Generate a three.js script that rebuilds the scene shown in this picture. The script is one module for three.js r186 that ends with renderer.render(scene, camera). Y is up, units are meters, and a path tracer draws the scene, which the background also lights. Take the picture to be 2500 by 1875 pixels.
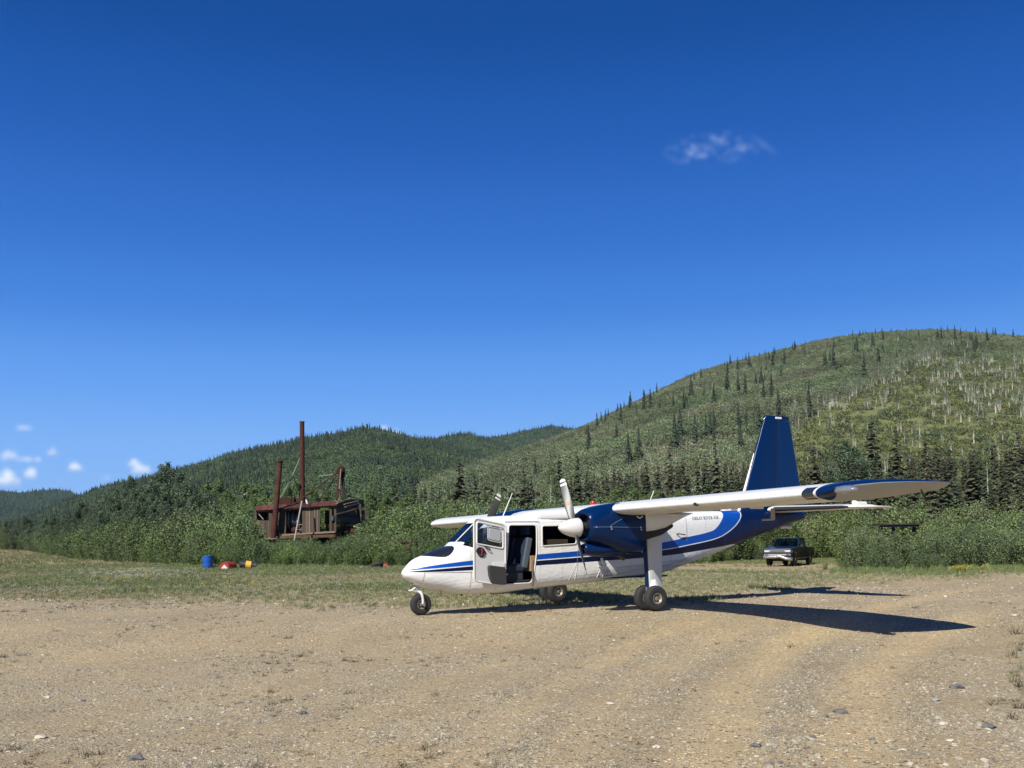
import * as THREE from 'three';
import { mergeGeometries, mergeVertices, toCreasedNormals } from 'three/addons/utils/BufferGeometryUtils.js';
import { RoundedBoxGeometry } from 'three/addons/geometries/RoundedBoxGeometry.js';
import { ImprovedNoise } from 'three/addons/math/ImprovedNoise.js';
import { Brush, Evaluator, SUBTRACTION } from 'three-bvh-csg';

// ---------------------------------------------------------------- camera, sky, sun, exposure
const scene = new THREE.Scene();
const EYE = 1.362, PITCH = 0.0617, ROLL = -0.0138, FOC = 2504, CY = 1167;   // photo pixels (2500 wide), a crop of a taller frame
const camera = new THREE.PerspectiveCamera(2 * Math.atan(CY / FOC) * 180 / Math.PI, 4 / 3, 0.1, 20000);
camera.rotation.order = 'YXZ';
camera.position.set(0, EYE, 0);
camera.rotation.set(PITCH, 0, ROLL);
camera.setViewOffset(2500, 2 * CY, 0, 0, 2500, 1875);
camera.updateProjectionMatrix();
scene.add(camera);

const renderer = new THREE.WebGLRenderer();
renderer.toneMapping = THREE.LinearToneMapping;
renderer.toneMappingExposure = 1.3;
renderer.shadowMap.enabled = true;

const SUN = new THREE.Vector3(-0.553, 1.0, 0.814).normalize();
const sun = new THREE.DirectionalLight(new THREE.Color(1.0, 0.945, 0.86), 5.0);
sun.name = 'sun';
sun.position.copy(SUN).multiplyScalar(200);
sun.target.position.set(0, 0, -20);
sun.castShadow = true;
sun.shadow.radius = 1;
Object.assign(sun.shadow.camera, { left: -120, right: 120, top: 120, bottom: -120, near: 1, far: 600 });
sun.shadow.mapSize.set(4096, 4096);
scene.add(sun, sun.target);

// small tools -----------------------------------------------------------------------------
const rngOf = (a) => () => { a |= 0; a = a + 0x6D2B79F5 | 0; let t = Math.imul(a ^ a >>> 15, 1 | a); t = t + Math.imul(t ^ t >>> 7, 61 | t) ^ t; return ((t ^ t >>> 14) >>> 0) / 4294967296; };
const perlin = new ImprovedNoise();
const noise = (x, y, z = 0) => perlin.noise(x + 31.7, y + 17.3, z + 5.1);
const fbm = (x, y, z = 0, n = 4) => { let s = 0, a = 0.5, f = 1; for (let i = 0; i < n; i++) { s += a * noise(x * f, y * f, z * f + i * 7.7); a *= 0.5; f *= 2.03; } return s; };
const { clamp, lerp, smoothstep } = THREE.MathUtils;
const V = (x, y, z) => new THREE.Vector3(x, y, z);
const V2 = (x, y) => new THREE.Vector2(x, y);
const lin = (r, g, b) => new THREE.Color().setRGB(r, g, b);
const srgb = (r, g, b) => new THREE.Color().setRGB(r / 255, g / 255, b / 255, THREE.SRGBColorSpace);
const std = (color, roughness = 0.8, extra = {}) => new THREE.MeshStandardMaterial({ color, roughness, ...extra });
const phys = (color, roughness, extra = {}) => new THREE.MeshPhysicalMaterial({ color, roughness, ...extra });

// a pixel of the photograph at a chosen distance: where a thing stands in the place (x right, depth away from the camera, y up)
function rayOf(u, v) {
  const a = u - 1250, b = v - CY, cr = Math.cos(ROLL), sr = Math.sin(ROLL), c = Math.cos(PITCH), s = Math.sin(PITCH);
  const x = (a * cr + b * sr) / FOC, y = -(-a * sr + b * cr) / FOC;
  return V(x, y * c + s, c - y * s);
}
const place = (u, v, d) => { const r = rayOf(u, v); const t = d / r.z; return V(r.x * t, EYE + r.y * t, -d); };
function pixelOf(x, y, d) {   // where a point of the place falls in the photograph
  const c = Math.cos(PITCH), s = Math.sin(PITCH), yy = y - EYE, zc = d * c + yy * s, yc = -d * s + yy * c;
  const a = FOC * x / zc, b = -FOC * yc / zc, cr = Math.cos(ROLL), sr = Math.sin(ROLL);
  return [1250 + a * cr - b * sr, CY + a * sr + b * cr];
}
const curve = (pts) => (x) => {   // smooth line through [x, y] points
  if (x <= pts[0][0]) return pts[0][1];
  for (let i = 1; i < pts.length; i++) if (x <= pts[i][0]) {
    const [x0, y0] = pts[i - 1], [x1, y1] = pts[i], h = x1 - x0, t = (x - x0) / h;
    const m0 = i > 1 ? (y1 - pts[i - 2][1]) / (x1 - pts[i - 2][0]) : (y1 - y0) / h, m1 = i < pts.length - 1 ? (pts[i + 1][1] - y0) / (pts[i + 1][0] - x0) : (y1 - y0) / h;
    const t2 = t * t, t3 = t2 * t;
    return (2 * t3 - 3 * t2 + 1) * y0 + (t3 - 2 * t2 + t) * h * m0 + (-2 * t3 + 3 * t2) * y1 + (t3 - t2) * h * m1;
  }
  return pts[pts.length - 1][1];
};
const straight = (pts) => (x) => {
  if (x <= pts[0][0]) return pts[0][1];
  for (let i = 1; i < pts.length; i++) if (x <= pts[i][0]) return lerp(pts[i - 1][1], pts[i][1], (x - pts[i - 1][0]) / (pts[i][0] - pts[i - 1][0]));
  return pts[pts.length - 1][1];
};

// names, things, parts -----------------------------------------------------------------------
const taken = {};
function numbered(name) { const base = name.replace(/_\d{3}$/, ''), n = taken[base] = (taken[base] ?? -1) + 1; return n ? base + '_' + String(n).padStart(3, '0') : base; }
function tag(o, label, category, group, kind) {
  if (label) o.userData.label = label;
  if (category) o.userData.category = category;
  if (group) o.userData.group = group;
  if (kind) o.userData.kind = kind;
  return o;
}
function thing(name, label, category, p = V(0, 0, 0), turn = 0, group) {
  const o = new THREE.Group(); o.name = numbered(name); o.position.copy(p); o.rotation.y = turn; scene.add(o);
  return tag(o, label, category, group);
}
function mesh(name, geo, mat, parent) {
  const g = Array.isArray(geo) ? merged(geo) : geo, m = new THREE.Mesh(g, mat);
  m.name = name; m.castShadow = m.receiveShadow = true; (parent ?? scene).add(m); return m;
}
function struct(name, geo, mat) { const m = mesh(name, geo, mat); m.userData.kind = 'structure'; return m; }
function merged(list) {
  const flat = list.map((g) => { let h = g.index ? g.toNonIndexed() : g; return h; });
  const keep = ['position', 'normal', ...(flat.every((g) => g.attributes.uv) ? ['uv'] : []), ...(flat.every((g) => g.attributes.color) ? ['color'] : [])];
  for (const g of flat) for (const n of Object.keys(g.attributes)) if (!keep.includes(n)) g.deleteAttribute(n);
  return mergeGeometries(flat);
}
function copyOf(root, p, turn, label, group) {
  const c = root.clone(); c.name = numbered(root.name); c.position.copy(p); if (turn !== undefined) c.rotation.y = turn;
  c.userData = { ...root.userData }; if (label) c.userData.label = label; if (group) c.userData.group = group;
  scene.add(c); return c;
}
// geometry builders
const box = (w, h, d, x = 0, y = 0, z = 0) => new THREE.BoxGeometry(w, h, d).translate(x, y, z);
const rbox = (w, h, d, r, x = 0, y = 0, z = 0, seg = 2) => new RoundedBoxGeometry(w, h, d, seg, r).translate(x, y, z);
function bar(a, b, r0, r1 = r0, n = 8, cap = true) {   // round bar between two points
  const d = b.clone().sub(a), g = new THREE.CylinderGeometry(r1, r0, d.length(), n, 1, !cap);
  return g.applyQuaternion(new THREE.Quaternion().setFromUnitVectors(V(0, 1, 0), d.normalize())).translate((a.x + b.x) / 2, (a.y + b.y) / 2, (a.z + b.z) / 2);
}
function beam(a, b, w, h, up = V(0, 1, 0)) {           // squared timber between two points
  const d = b.clone().sub(a), L = d.length(); d.normalize();
  const side = d.clone().cross(up).normalize(), top = side.clone().cross(d);
  return new THREE.BoxGeometry(L, h, w).applyMatrix4(new THREE.Matrix4().makeBasis(d, top, side)).translate((a.x + b.x) / 2, (a.y + b.y) / 2, (a.z + b.z) / 2);
}
const tube = (pts, r, n = 24, m = 8, closed = false) => new THREE.TubeGeometry(new THREE.CatmullRomCurve3(pts, closed, 'centripetal'), n, r, m, closed);
function loft(rings, { closed = true, capA = false, capB = false, uv } = {}) {   // rings: arrays of Vector3 of the same length
  const n = rings[0].length, m = rings.length, pos = [], idx = [], uvs = [];
  for (let i = 0; i < m; i++) for (let j = 0; j <= (closed ? n : n - 1); j++) {
    const p = rings[i][j % n]; pos.push(p.x, p.y, p.z);
    if (uv) { const q = uv(p, i, j); uvs.push(q[0], q[1]); } else uvs.push(j / n, i / (m - 1));
  }
  const w = closed ? n + 1 : n;
  for (let i = 0; i < m - 1; i++) for (let j = 0; j < w - 1; j++) { const a = i * w + j, b = a + 1, c = a + w, d = c + 1; idx.push(a, c, b, b, c, d); }
  const cap = (ring, flip) => {
    const k = pos.length / 3, ce = ring.reduce((s, p) => s.add(p), V(0, 0, 0)).multiplyScalar(1 / n), all = [ce, ...ring];
    for (const p of all) { pos.push(p.x, p.y, p.z); if (uv) { const q = uv(p); uvs.push(q[0], q[1]); } else uvs.push(0.5, 0.5); }
    for (let j = 0; j < n; j++) { const a = k + 1 + j, b = k + 1 + (j + 1) % n; flip ? idx.push(k, b, a) : idx.push(k, a, b); }
  };
  if (capA) cap(rings[0], false);
  if (capB) cap(rings[m - 1], true);
  const g = new THREE.BufferGeometry();
  g.setAttribute('position', new THREE.Float32BufferAttribute(pos, 3));
  g.setAttribute('uv', new THREE.Float32BufferAttribute(uvs, 2));
  g.setIndex(idx); g.computeVertexNormals();
  if (closed) {   // make the seam smooth
    const nn = g.attributes.normal;
    for (let i = 0; i < m; i++) { const a = i * w, b = a + n, s = V(nn.getX(a) + nn.getX(b), nn.getY(a) + nn.getY(b), nn.getZ(a) + nn.getZ(b)).normalize(); nn.setXYZ(a, s.x, s.y, s.z); nn.setXYZ(b, s.x, s.y, s.z); }
  }
  return g;
}
function paint(g, color) {   // one vertex colour over a whole geometry
  const n = g.attributes.position.count, a = new Float32Array(n * 3);
  for (let i = 0; i < n; i++) { a[i * 3] = color.r; a[i * 3 + 1] = color.g; a[i * 3 + 2] = color.b; }
  g.setAttribute('color', new THREE.BufferAttribute(a, 3)); return g;
}
function canvasMap(w, h, draw, data = false) {
  const c = document.createElement('canvas'); c.width = w; c.height = h; draw(c.getContext('2d'), w, h);
  const t = new THREE.CanvasTexture(c); if (!data) t.colorSpace = THREE.SRGBColorSpace; t.wrapS = t.wrapT = THREE.RepeatWrapping; t.anisotropy = 8; return t;
}
function dataMap(n, f, srgbColors = false) {   // n x n computed texture; f(u, v) -> [r, g, b] 0..1
  const a = new Uint8Array(n * n * 4);
  for (let y = 0; y < n; y++) for (let x = 0; x < n; x++) { const q = f(x / n, y / n), k = (y * n + x) * 4; for (let c = 0; c < 3; c++) a[k + c] = clamp(q[c], 0, 1) * 255; a[k + 3] = 255; }
  const t = new THREE.DataTexture(a, n, n); t.wrapS = t.wrapT = THREE.RepeatWrapping; t.magFilter = t.minFilter = THREE.LinearFilter; if (srgbColors) t.colorSpace = THREE.SRGBColorSpace; t.needsUpdate = true; return t;
}
const withRepeat = (t, x, y = x) => { const c = t.clone(); c.repeat.set(x, y); c.needsUpdate = true; return c; };

// the sky: clear deep blue, paler to the horizon, one thin wisp -------------------------------
{
  const W = 2048, H = 1024, data = new Float32Array(W * H * 4);
  const stops = [[-90, .16, .15, .13], [-4, .20, .22, .24], [-1, .28, .50, .88], [1.5, .30, .54, .96], [5, .225, .475, .96], [9, .130, .36, .89], [13, .060, .235, .73], [17, .034, .165, .60], [22, .016, .112, .46], [27, .0075, .077, .34], [40, .004, .048, .235], [90, .002, .026, .14]];
  const cumulus = [[14, 1180, 40, 38, 1, 1], [76, 1163, 18, 26, 1, 2], [24, 1118, 24, 26, .7, 3], [58, 1124, 24, 10, .6, 4], [92, 1125, 12, 9, .7, 5], [127, 1106, 17, 14, .9, 6], [183, 1146, 24, 17, 1, 7], [330, 1136, 18, 20, .95, 8], [345, 1151, 30, 22, 1, 8.5], [62, 1050, 26, 12, .45, 9], [934, 1056, 16, 18, .95, 10], [970, 1066, 15, 20, 1, 11], [258, 1168, 16, 8, .25, 12]];
  for (let y = 0; y < H; y++) {
    const el = ((y + 0.5) / H - 0.5) * 180;
    let k = 1; while (k < stops.length - 1 && el > stops[k][0]) k++;
    const a = stops[k - 1], b = stops[k], t = smoothstep(el, a[0], b[0]) * 0.3 + clamp((el - a[0]) / (b[0] - a[0]), 0, 1) * 0.7;
    for (let x = 0; x < W; x++) {
      const i = (y * W + x) * 4, az = ((x + 0.5) / W - 0.5) * 360;    // three: u = atan2(z, x) / 2pi + 0.5; the view looks down -z, az = -90
      let r = lerp(a[1], b[1], t) / 1.3, g = lerp(a[2], b[2], t) / 1.3, bl = lerp(a[3], b[3], t) / 1.3;
      // wisp of cirrus upper right
      const px = az + 90, p = [pixelOf(Math.tan(px * Math.PI / 180) * 100, EYE + Math.tan(el * Math.PI / 180) * 100 / Math.cos(px * Math.PI / 180), 100)][0];
      if (Math.abs(px) < 60 && el > 8 && el < 40) {
        const u = p[0], v = p[1], ex = (u - 1745) / 118, ey = (v - 362 + (u - 1745) * 0.10) / 40;
        const m = clamp(1 - (ex * ex + ey * ey) * 0.8, 0, 1), n = clamp(fbm(u / 26, v / 17, 3, 4) * 1.7 + 0.34, 0, 1), tail = Math.exp(-Math.pow((v - 352 - (u - 1860) * 0.62) / 7, 2)) * clamp(1 - Math.abs(u - 1868) / 36, 0, 1) * 0.7;
        const w = clamp(m * n * n * 0.62 + tail * 0.2 * (0.6 + n), 0, 1);
        r = lerp(r, .40, w); g = lerp(g, .53, w); bl = lerp(bl, .80, w);
      }
      // small fair weather cumulus low over the far hills
      if (px > -30 && px < 2 && el > 1 && el < 9) for (const [cu, cv, cw, ch, dens, seed] of cumulus) {
        const u = (p[0] - cu) / (cw * .86), v = (cv - p[1]) / (ch * .82);   // -1..1 across, 0 at the base, 1 at the top
        if (u < -1.6 || u > 1.6 || v < -.6 || v > 1.7) continue;
        const n = fbm(p[0] / 17 + seed * 9, p[1] / 13, seed, 4), top = 1 - u * u * .8 + 1.1 * n, body = smoothstep(top - v, -.15, .55) * smoothstep(v + .35 * n, -.32, .06) * smoothstep(1.25 + .5 * n - Math.abs(u), 0, .55);
        const w = clamp(body * dens * .9, 0, 1), lit = smoothstep(v + .3 * n, -.15, .55);
        r = lerp(r, lerp(.42, .80, lit), w); g = lerp(g, lerp(.52, .84, lit), w); bl = lerp(bl, lerp(.70, .90, lit), w);
      }
      data[i] = r; data[i + 1] = g; data[i + 2] = bl; data[i + 3] = 1;
    }
  }
  const t = new THREE.DataTexture(data, W, H, THREE.RGBAFormat, THREE.FloatType);
  t.mapping = THREE.EquirectangularReflectionMapping; t.magFilter = t.minFilter = THREE.LinearFilter; t.needsUpdate = true;
  scene.background = t; scene.environment = t;
}
// ================================================================ the land
// wheel tracks of the road that curves in from the foreground to the right
const slopeY = (d) => -0.24 * (1 - smoothstep(d, 14.6, 19.2));
const trackLines = [   // where they lie in the photograph, followed on the ground
  [[1735, 1905], [1740, 1875], [1775, 1760], [1830, 1660], [1930, 1575], [2080, 1505], [2300, 1450], [2520, 1420]], [[2035, 1905], [2040, 1875], [2060, 1760], [2100, 1680], [2180, 1600], [2330, 1520], [2520, 1468]],
  [[1070, 1905], [1100, 1875], [1250, 1750], [1400, 1660], [1560, 1570], [1720, 1510], [2000, 1462]], [[1300, 1905], [1320, 1875], [1450, 1740], [1600, 1640], [1760, 1550], [2000, 1492]], [[670, 1905], [700, 1875], [1000, 1700], [1300, 1590], [1500, 1530]],
].map((l) => {
  const q = l.map(([u, v]) => { const ry = rayOf(u, v); let d = 8; for (let k = 0; k < 20; k++) d = (slopeY(d) - EYE) / ry.y * ry.z; return [d, ry.x * d / ry.z]; });
  return { f: curve(q), from: q[0][0], to: q[q.length - 1][0] };
});
const trackWeight = [1, .9, .6, .4, .35];
function wheelTrack(x, d, ridge = false) {   // compacted silt in the wheel lines; ridge: the loose stones pushed up beside them
  let m = 0;
  if (d > 40 || d < 3) return 0;
  trackLines.forEach(({ f, from, to }, i) => {
    if (d < from - .5 || d > to) return;
    const slope = Math.abs(f(d + .4) - f(d)) * 2.5, w = (i < 2 ? .34 : .24) * Math.sqrt(1 + slope * slope), q = Math.abs(x - f(d) + .14 * noise(d / 2.3, i * 7)) / w, k = trackWeight[i] * smoothstep(to - d, 0, 4);
    m = Math.max(m, k * (ridge ? Math.exp(-Math.pow((q - 1.7) / .5, 2)) : Math.exp(-q * q * q)));
  });
  return m;
}
// ground height: x to the right, d away from the camera
function groundY(x, d) {
  let h = -0.24 * (1 - smoothstep(d, 14.6, 19.2));
  h += 1.3 * smoothstep(d, 85, 300) * smoothstep(-x, 15, 110);
  h += -0.26 * smoothstep(d, 36, 54) * smoothstep(x, 4, 12) * (1 - smoothstep(d, 85, 130));
  h += 1.6 * smoothstep(d, 110, 220) * smoothstep(x, -40, 10);
  const calm = smoothstep(Math.hypot(x - 1, d - 21), 3, 9);
  h += calm * (0.05 * noise(x / 4.3, d / 4.3) + 0.018 * noise(x / 0.9, d / 0.9, 4)) * smoothstep(d, 2, 8);
  // shallow tyre ruts of the road that runs past on the right
  h += (.007 * wheelTrack(x, d, true) - .012 * wheelTrack(x, d)) * (1 - smoothstep(d, 15, 19));
  return h;
}
const onGround = (x, d, up = 0) => V(x, groundY(x, d) + up, -d);
// where grass has taken the gravel: 0 bare, 1 full
const grassLine = straight([[-60, 34], [-14, 28.5], [-8, 25.5], [-3, 22.6], [0, 21.4], [4, 24.0], [8, 29.5], [14, 33], [20, 38.5], [30, 47], [60, 60]]);
function grassAt(x, d) {
  const edge = grassLine(x) + lerp(6, 2.6, smoothstep(x, 4, 12)) * fbm(x / 5, d / 4, 2, 4);
  let g = smoothstep(d, edge - 2.5, edge + 5);
  g *= 1 - 0.75 * smoothstep(-x, 16, 34) * (1 - smoothstep(d, 300, 400)) * smoothstep(fbm(x / 9, d / 14, 8, 3), -0.25, 0.2) * smoothstep(-x - (d - 50) * 0.42, 0, 8);   // worn strip running off to the left
  const lot = Math.exp(-Math.pow((x - 12.5) / 7, 2) - Math.pow((d - 55) / 10, 2));     // bare dirt where the pickup stands
  g *= 1 - clamp(lot * 2.2, 0, 1) * clamp(1.0 + 0.9 * fbm(x / 3, d / 3, 6, 3), 0, 1);
  return clamp(g * (0.8 + 0.5 * fbm(x / 2.2, d / 2.2, 9, 3)), 0, 1);
}
// gravel print: thousands of small stones; the same stamps make its relief
const gravelStamps = (() => {
  const r = rngOf(11), list = [];
  for (let i = 0; i < 52000; i++) {
    const big = Math.pow(r(), 7), s = 1.1 + 2.6 * r() + 9 * big;
    list.push([r() * 2048, r() * 2048, s, s * (0.55 + 0.4 * r()), r() * 3.14, r(), r()]);
  }
  return list;
})();
function stampGravel(c, w, relief) {
  c.fillStyle = relief ? '#4a4a4a' : '#ab9b80'; c.fillRect(0, 0, w, w);
  const r = rngOf(5);
  if (!relief) for (let i = 0; i < 1500; i++) {   // patches of finer and coarser silt
    const x = r() * w, y = r() * w, q = 30 + 110 * r(), t = r();
    c.fillStyle = t < .4 ? 'rgba(190,166,126,.10)' : t < .7 ? 'rgba(148,130,102,.10)' : 'rgba(176,150,112,.10)';
    for (const ox of [-w, 0, w]) for (const oy of [-w, 0, w]) if (x + ox > -q && x + ox < w + q && y + oy > -q && y + oy < w + q) { c.beginPath(); c.ellipse(x + ox, y + oy, q, q * .7, t * 3, 0, 7); c.fill(); }
  }
  for (const [x, y, a, b, rot, t, k] of gravelStamps) {
    let col;
    if (relief) { const g = Math.round(95 + 150 * Math.min(1, a / 7) * (0.5 + 0.5 * k)); col = `rgb(${g},${g},${g})`; }
    else if (t < .17) col = `rgb(${84 + 44 * k | 0},${76 + 42 * k | 0},${62 + 38 * k | 0})`;
    else if (t < .34) col = `rgb(${212 + 26 * k | 0},${198 + 24 * k | 0},${168 + 28 * k | 0})`;
    else if (t < .40) col = `rgb(${150 + 30 * k | 0},${112 + 26 * k | 0},${82 + 20 * k | 0})`;
    else col = `rgb(${158 + 44 * k | 0},${145 + 42 * k | 0},${118 + 38 * k | 0})`;
    c.fillStyle = col;
    for (const ox of (x < 16 ? [0, w] : x > w - 16 ? [0, -w] : [0])) for (const oy of (y < 16 ? [0, w] : y > w - 16 ? [0, -w] : [0])) { c.beginPath(); c.ellipse(x + ox, y + oy, a, b, rot, 0, 7); c.fill(); }
  }
}
const gravelMap = canvasMap(2048, 2048, (c, w) => stampGravel(c, w, false));
const gravelBump = canvasMap(2048, 2048, (c, w) => stampGravel(c, w, true), true);
{
  const steps = (list) => { const a = []; for (const [from, to, step] of list) for (let q = from; q < to - 1e-6; q += step) a.push(q); return a; };
  const grow = (from, to, k) => { const a = []; let q = from, s = from * (k - 1); while (q < to) { a.push(q); q += s; s *= k; } a.push(to); return a; };
  const ds = [...grow(10, 3000, 1.6).reverse().map((q) => -q), ...steps([[-8, 4, 2], [4, 16, .17], [16, 34, .22], [34, 72, .5], [72, 150, 2.5]]), ...grow(150, 4600, 1.12)];
  const half = [...steps([[0, 20, .25], [20, 60, 1]]), ...grow(60, 4000, 1.15)], xs = [...half.slice(1).reverse().map((q) => -q), ...half];
  const pos = [], col = [], uv = [], idx = [];
  for (const d of ds) for (const x of xs) {
    pos.push(x, groundY(x, d), -d); uv.push(x / 4.1, d / 4.1);
    const g = grassAt(x, d), big = fbm(x / 3.1, d / 3.1, 1, 4), patch = fbm(x / 14, d / 9, 3, 3);
    let r = 1 + .22 * big + .14 * patch, gg = 1 + .22 * big + .12 * patch, b = 1 + .20 * big + .06 * patch;
    const track = fbm((x - d * .33) / 1.1, (d + x * .33) / 16, 12, 3); r += .22 * track; gg += .2 * track; b += .17 * track;
    const soil = [.56, .545, .385], far = smoothstep(d, 80, 130); // thin turf over the gravel; earth under the woods far off
    const w = g * .8, tr = wheelTrack(x, d) * (.65 + .7 * fbm(x / 2, d / 2, 51, 2)), base = .83, rg = wheelTrack(x, d, true) * .10; r = base * (lerp(r, 1.42, tr * .9) - rg); gg = base * (lerp(gg, 1.37, tr * .9) - rg); b = base * .93 * (lerp(b, 1.25, tr * .9) - rg);
    r = lerp(r, soil[0] * (.9 + .3 * big), w); gg = lerp(gg, soil[1] * (.95 + .3 * big), w); b = lerp(b, soil[2] * (.9 + .3 * big), w);
    { const q = smoothstep(d, 60, 120) * .6; r = lerp(r, .60, q); gg = lerp(gg, .57, q); b = lerp(b, .45, q); }
    const under = far * (1 - (x < -25 && d < 330 ? smoothstep(-x, .42 * d + 2, .42 * d + 14) : 0));
    col.push(lerp(r, .22, under) , lerp(gg, .30, under), lerp(b, .16, under));
  }
  const w = xs.length;
  for (let i = 0; i < ds.length - 1; i++) for (let j = 0; j < w - 1; j++) { const a = i * w + j; idx.push(a, a + 1, a + w, a + 1, a + w + 1, a + w); }
  const g = new THREE.BufferGeometry();
  g.setAttribute('position', new THREE.Float32BufferAttribute(pos, 3)); g.setAttribute('uv', new THREE.Float32BufferAttribute(uv, 2)); g.setAttribute('color', new THREE.Float32BufferAttribute(col, 3));
  g.setIndex(idx); g.computeVertexNormals();
  struct('ground', g, new THREE.MeshStandardMaterial({ map: gravelMap, bumpMap: gravelBump, bumpScale: 0.024, roughness: .95, vertexColors: true }));
}

// hills: every ridge stands at its own distance; crest given where the photograph shows it
const hills = {};
function hill(name, { crest, u0, u1, cols, base, top, baseY = 2, canopy = 4, shape = (t) => t, relief = .05, color, rows = 40, kind = 'structure' }) {
  const line = curve(crest);
  const at = (u, t) => {
    const D = lerp(base(u), top(u), t), q = place(u, line(u), top(u)), yc = q.y - canopy, x = place(u, 1300, D).x;
    let k = t <= 1 ? shape(t) : 1 - (t - 1) * (t - 1) * 2.2;
    const wob = relief * fbm(x / 90, D / 90, 4, 4) * (t <= 1 ? Math.sin(Math.PI * Math.min(1, t)) : 0);
    return V(x, lerp(baseY, yc, k + wob), -D);
  };
  const pos = [], col = [], idx = [], n = Math.round(rows * 1.25);
  for (let i = 0; i <= n; i++) for (let j = 0; j <= cols; j++) {
    const t = i / rows, u = lerp(u0, u1, j / cols), p = at(u, t), px = pixelOf(p.x, p.y, -p.z); pos.push(p.x, p.y, p.z);
    const c = color(px[0], px[1], p); col.push(c[0], c[1], c[2]);
  }
  const w = cols + 1;
  for (let i = 0; i < n; i++) for (let j = 0; j < cols; j++) { const a = i * w + j; idx.push(a, a + 1, a + w, a + 1, a + w + 1, a + w); }
  const g = new THREE.BufferGeometry();
  g.setAttribute('position', new THREE.Float32BufferAttribute(pos, 3)); g.setAttribute('color', new THREE.Float32BufferAttribute(col, 3)); g.setIndex(idx); g.computeVertexNormals();
  struct(name, g, new THREE.MeshStandardMaterial({ vertexColors: true, roughness: 1 }));
  hills[name] = { at, u0, u1, base, top }; return hills[name];
}
const meadowLine = (u) => straight([[1880, 1090], [1938, 1042], [2245, 884], [2330, 868], [2500, 880]])(u);
const meadow = (u, v) => smoothstep(v - meadowLine(u), -4, 10) * smoothstep(u, 1900, 1960);
const rightHill = hill('right_hill', {
  u0: 1020, u1: 2760, cols: 190, rows: 60, canopy: 3.5, baseY: -2,
  crest: [[1000, 1185], [1120, 1140], [1250, 1100], [1340, 1072], [1430, 1040], [1500, 1008], [1559, 981], [1636, 943], [1726, 905], [1825, 879], [1952, 846], [2042, 826], [2155, 812], [2291, 806], [2404, 812], [2500, 819], [2760, 850]],
  base: (u) => 185, top: (u) => lerp(560, 900, smoothstep(u, 1000, 2100)), shape: (t) => .78 * t + .22 * Math.sin(t * Math.PI / 2), relief: .07,
  color: (u, v, p) => { const n = fbm(p.x / 22, p.z / 22, 2, 4), m = meadow(u, v), k = clamp(.55 + n, 0, 1); return [lerp(.10 + .05 * k, .10 + .05 * k, m), lerp(.125 + .06 * k, .12 + .045 * k, m), lerp(.065 + .03 * k, .04 + .02 * k, m)]; },
});
const woodFloor = (u, v, p) => { const n = .5 + fbm(p.x / 60, p.z / 60, 2, 4); return [.05 + .025 * n, .08 + .035 * n, .04 + .015 * n]; };
const midHill = hill('middle_hill', {
  u0: -260, u1: 1240, cols: 150, rows: 46, canopy: 7, baseY: -2,
  crest: [[-260, 1308], [0, 1286], [90, 1253], [135, 1232], [190, 1212], [244, 1190], [352, 1166], [488, 1130], [565, 1106], [632, 1094], [723, 1076], [790, 1063], [859, 1050], [890, 1045], [920, 1047], [960, 1055], [1017, 1070], [1045, 1074], [1100, 1090], [1240, 1150]],
  base: (u) => lerp(700, 420, smoothstep(u, 100, 700)), top: (u) => lerp(1500, 1350, smoothstep(u, 0, 900)), shape: (t) => .7 * t + .3 * Math.sin(t * Math.PI / 2), relief: .10, color: woodFloor,
});
const secondHill = hill('second_hill', {
  u0: 960, u1: 1560, cols: 70, rows: 36, canopy: 8, baseY: -2,
  crest: [[960, 1100], [1010, 1078], [1060, 1070], [1100, 1061], [1130, 1056], [1160, 1060], [1200, 1072], [1250, 1095], [1320, 1130], [1560, 1200]],
  base: () => 900, top: () => 1850, shape: (t) => .75 * t + .25 * Math.sin(t * Math.PI / 2), relief: .06, color: woodFloor,
});
const thirdHill = hill('third_hill', {
  u0: 1020, u1: 1700, cols: 60, rows: 36, canopy: 8, baseY: -2,
  crest: [[1020, 1110], [1120, 1080], [1180, 1067], [1230, 1060], [1280, 1050], [1330, 1041], [1355, 1037], [1390, 1042], [1430, 1048], [1560, 1075], [1700, 1120]],
  base: () => 1500, top: () => 2700, shape: (t) => t, relief: .07, color: woodFloor,
});
const farHill = hill('far_left_hill', {
  u0: -420, u1: 330, cols: 60, rows: 30, canopy: 9, baseY: -2,
  crest: [[-420, 1190], [-200, 1180], [-60, 1190], [0, 1197], [46, 1202], [81, 1198], [144, 1194], [174, 1202], [220, 1222], [330, 1270]],
  base: () => 1900, top: () => 3600, shape: (t) => t, relief: .08, color: woodFloor,
});
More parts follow.
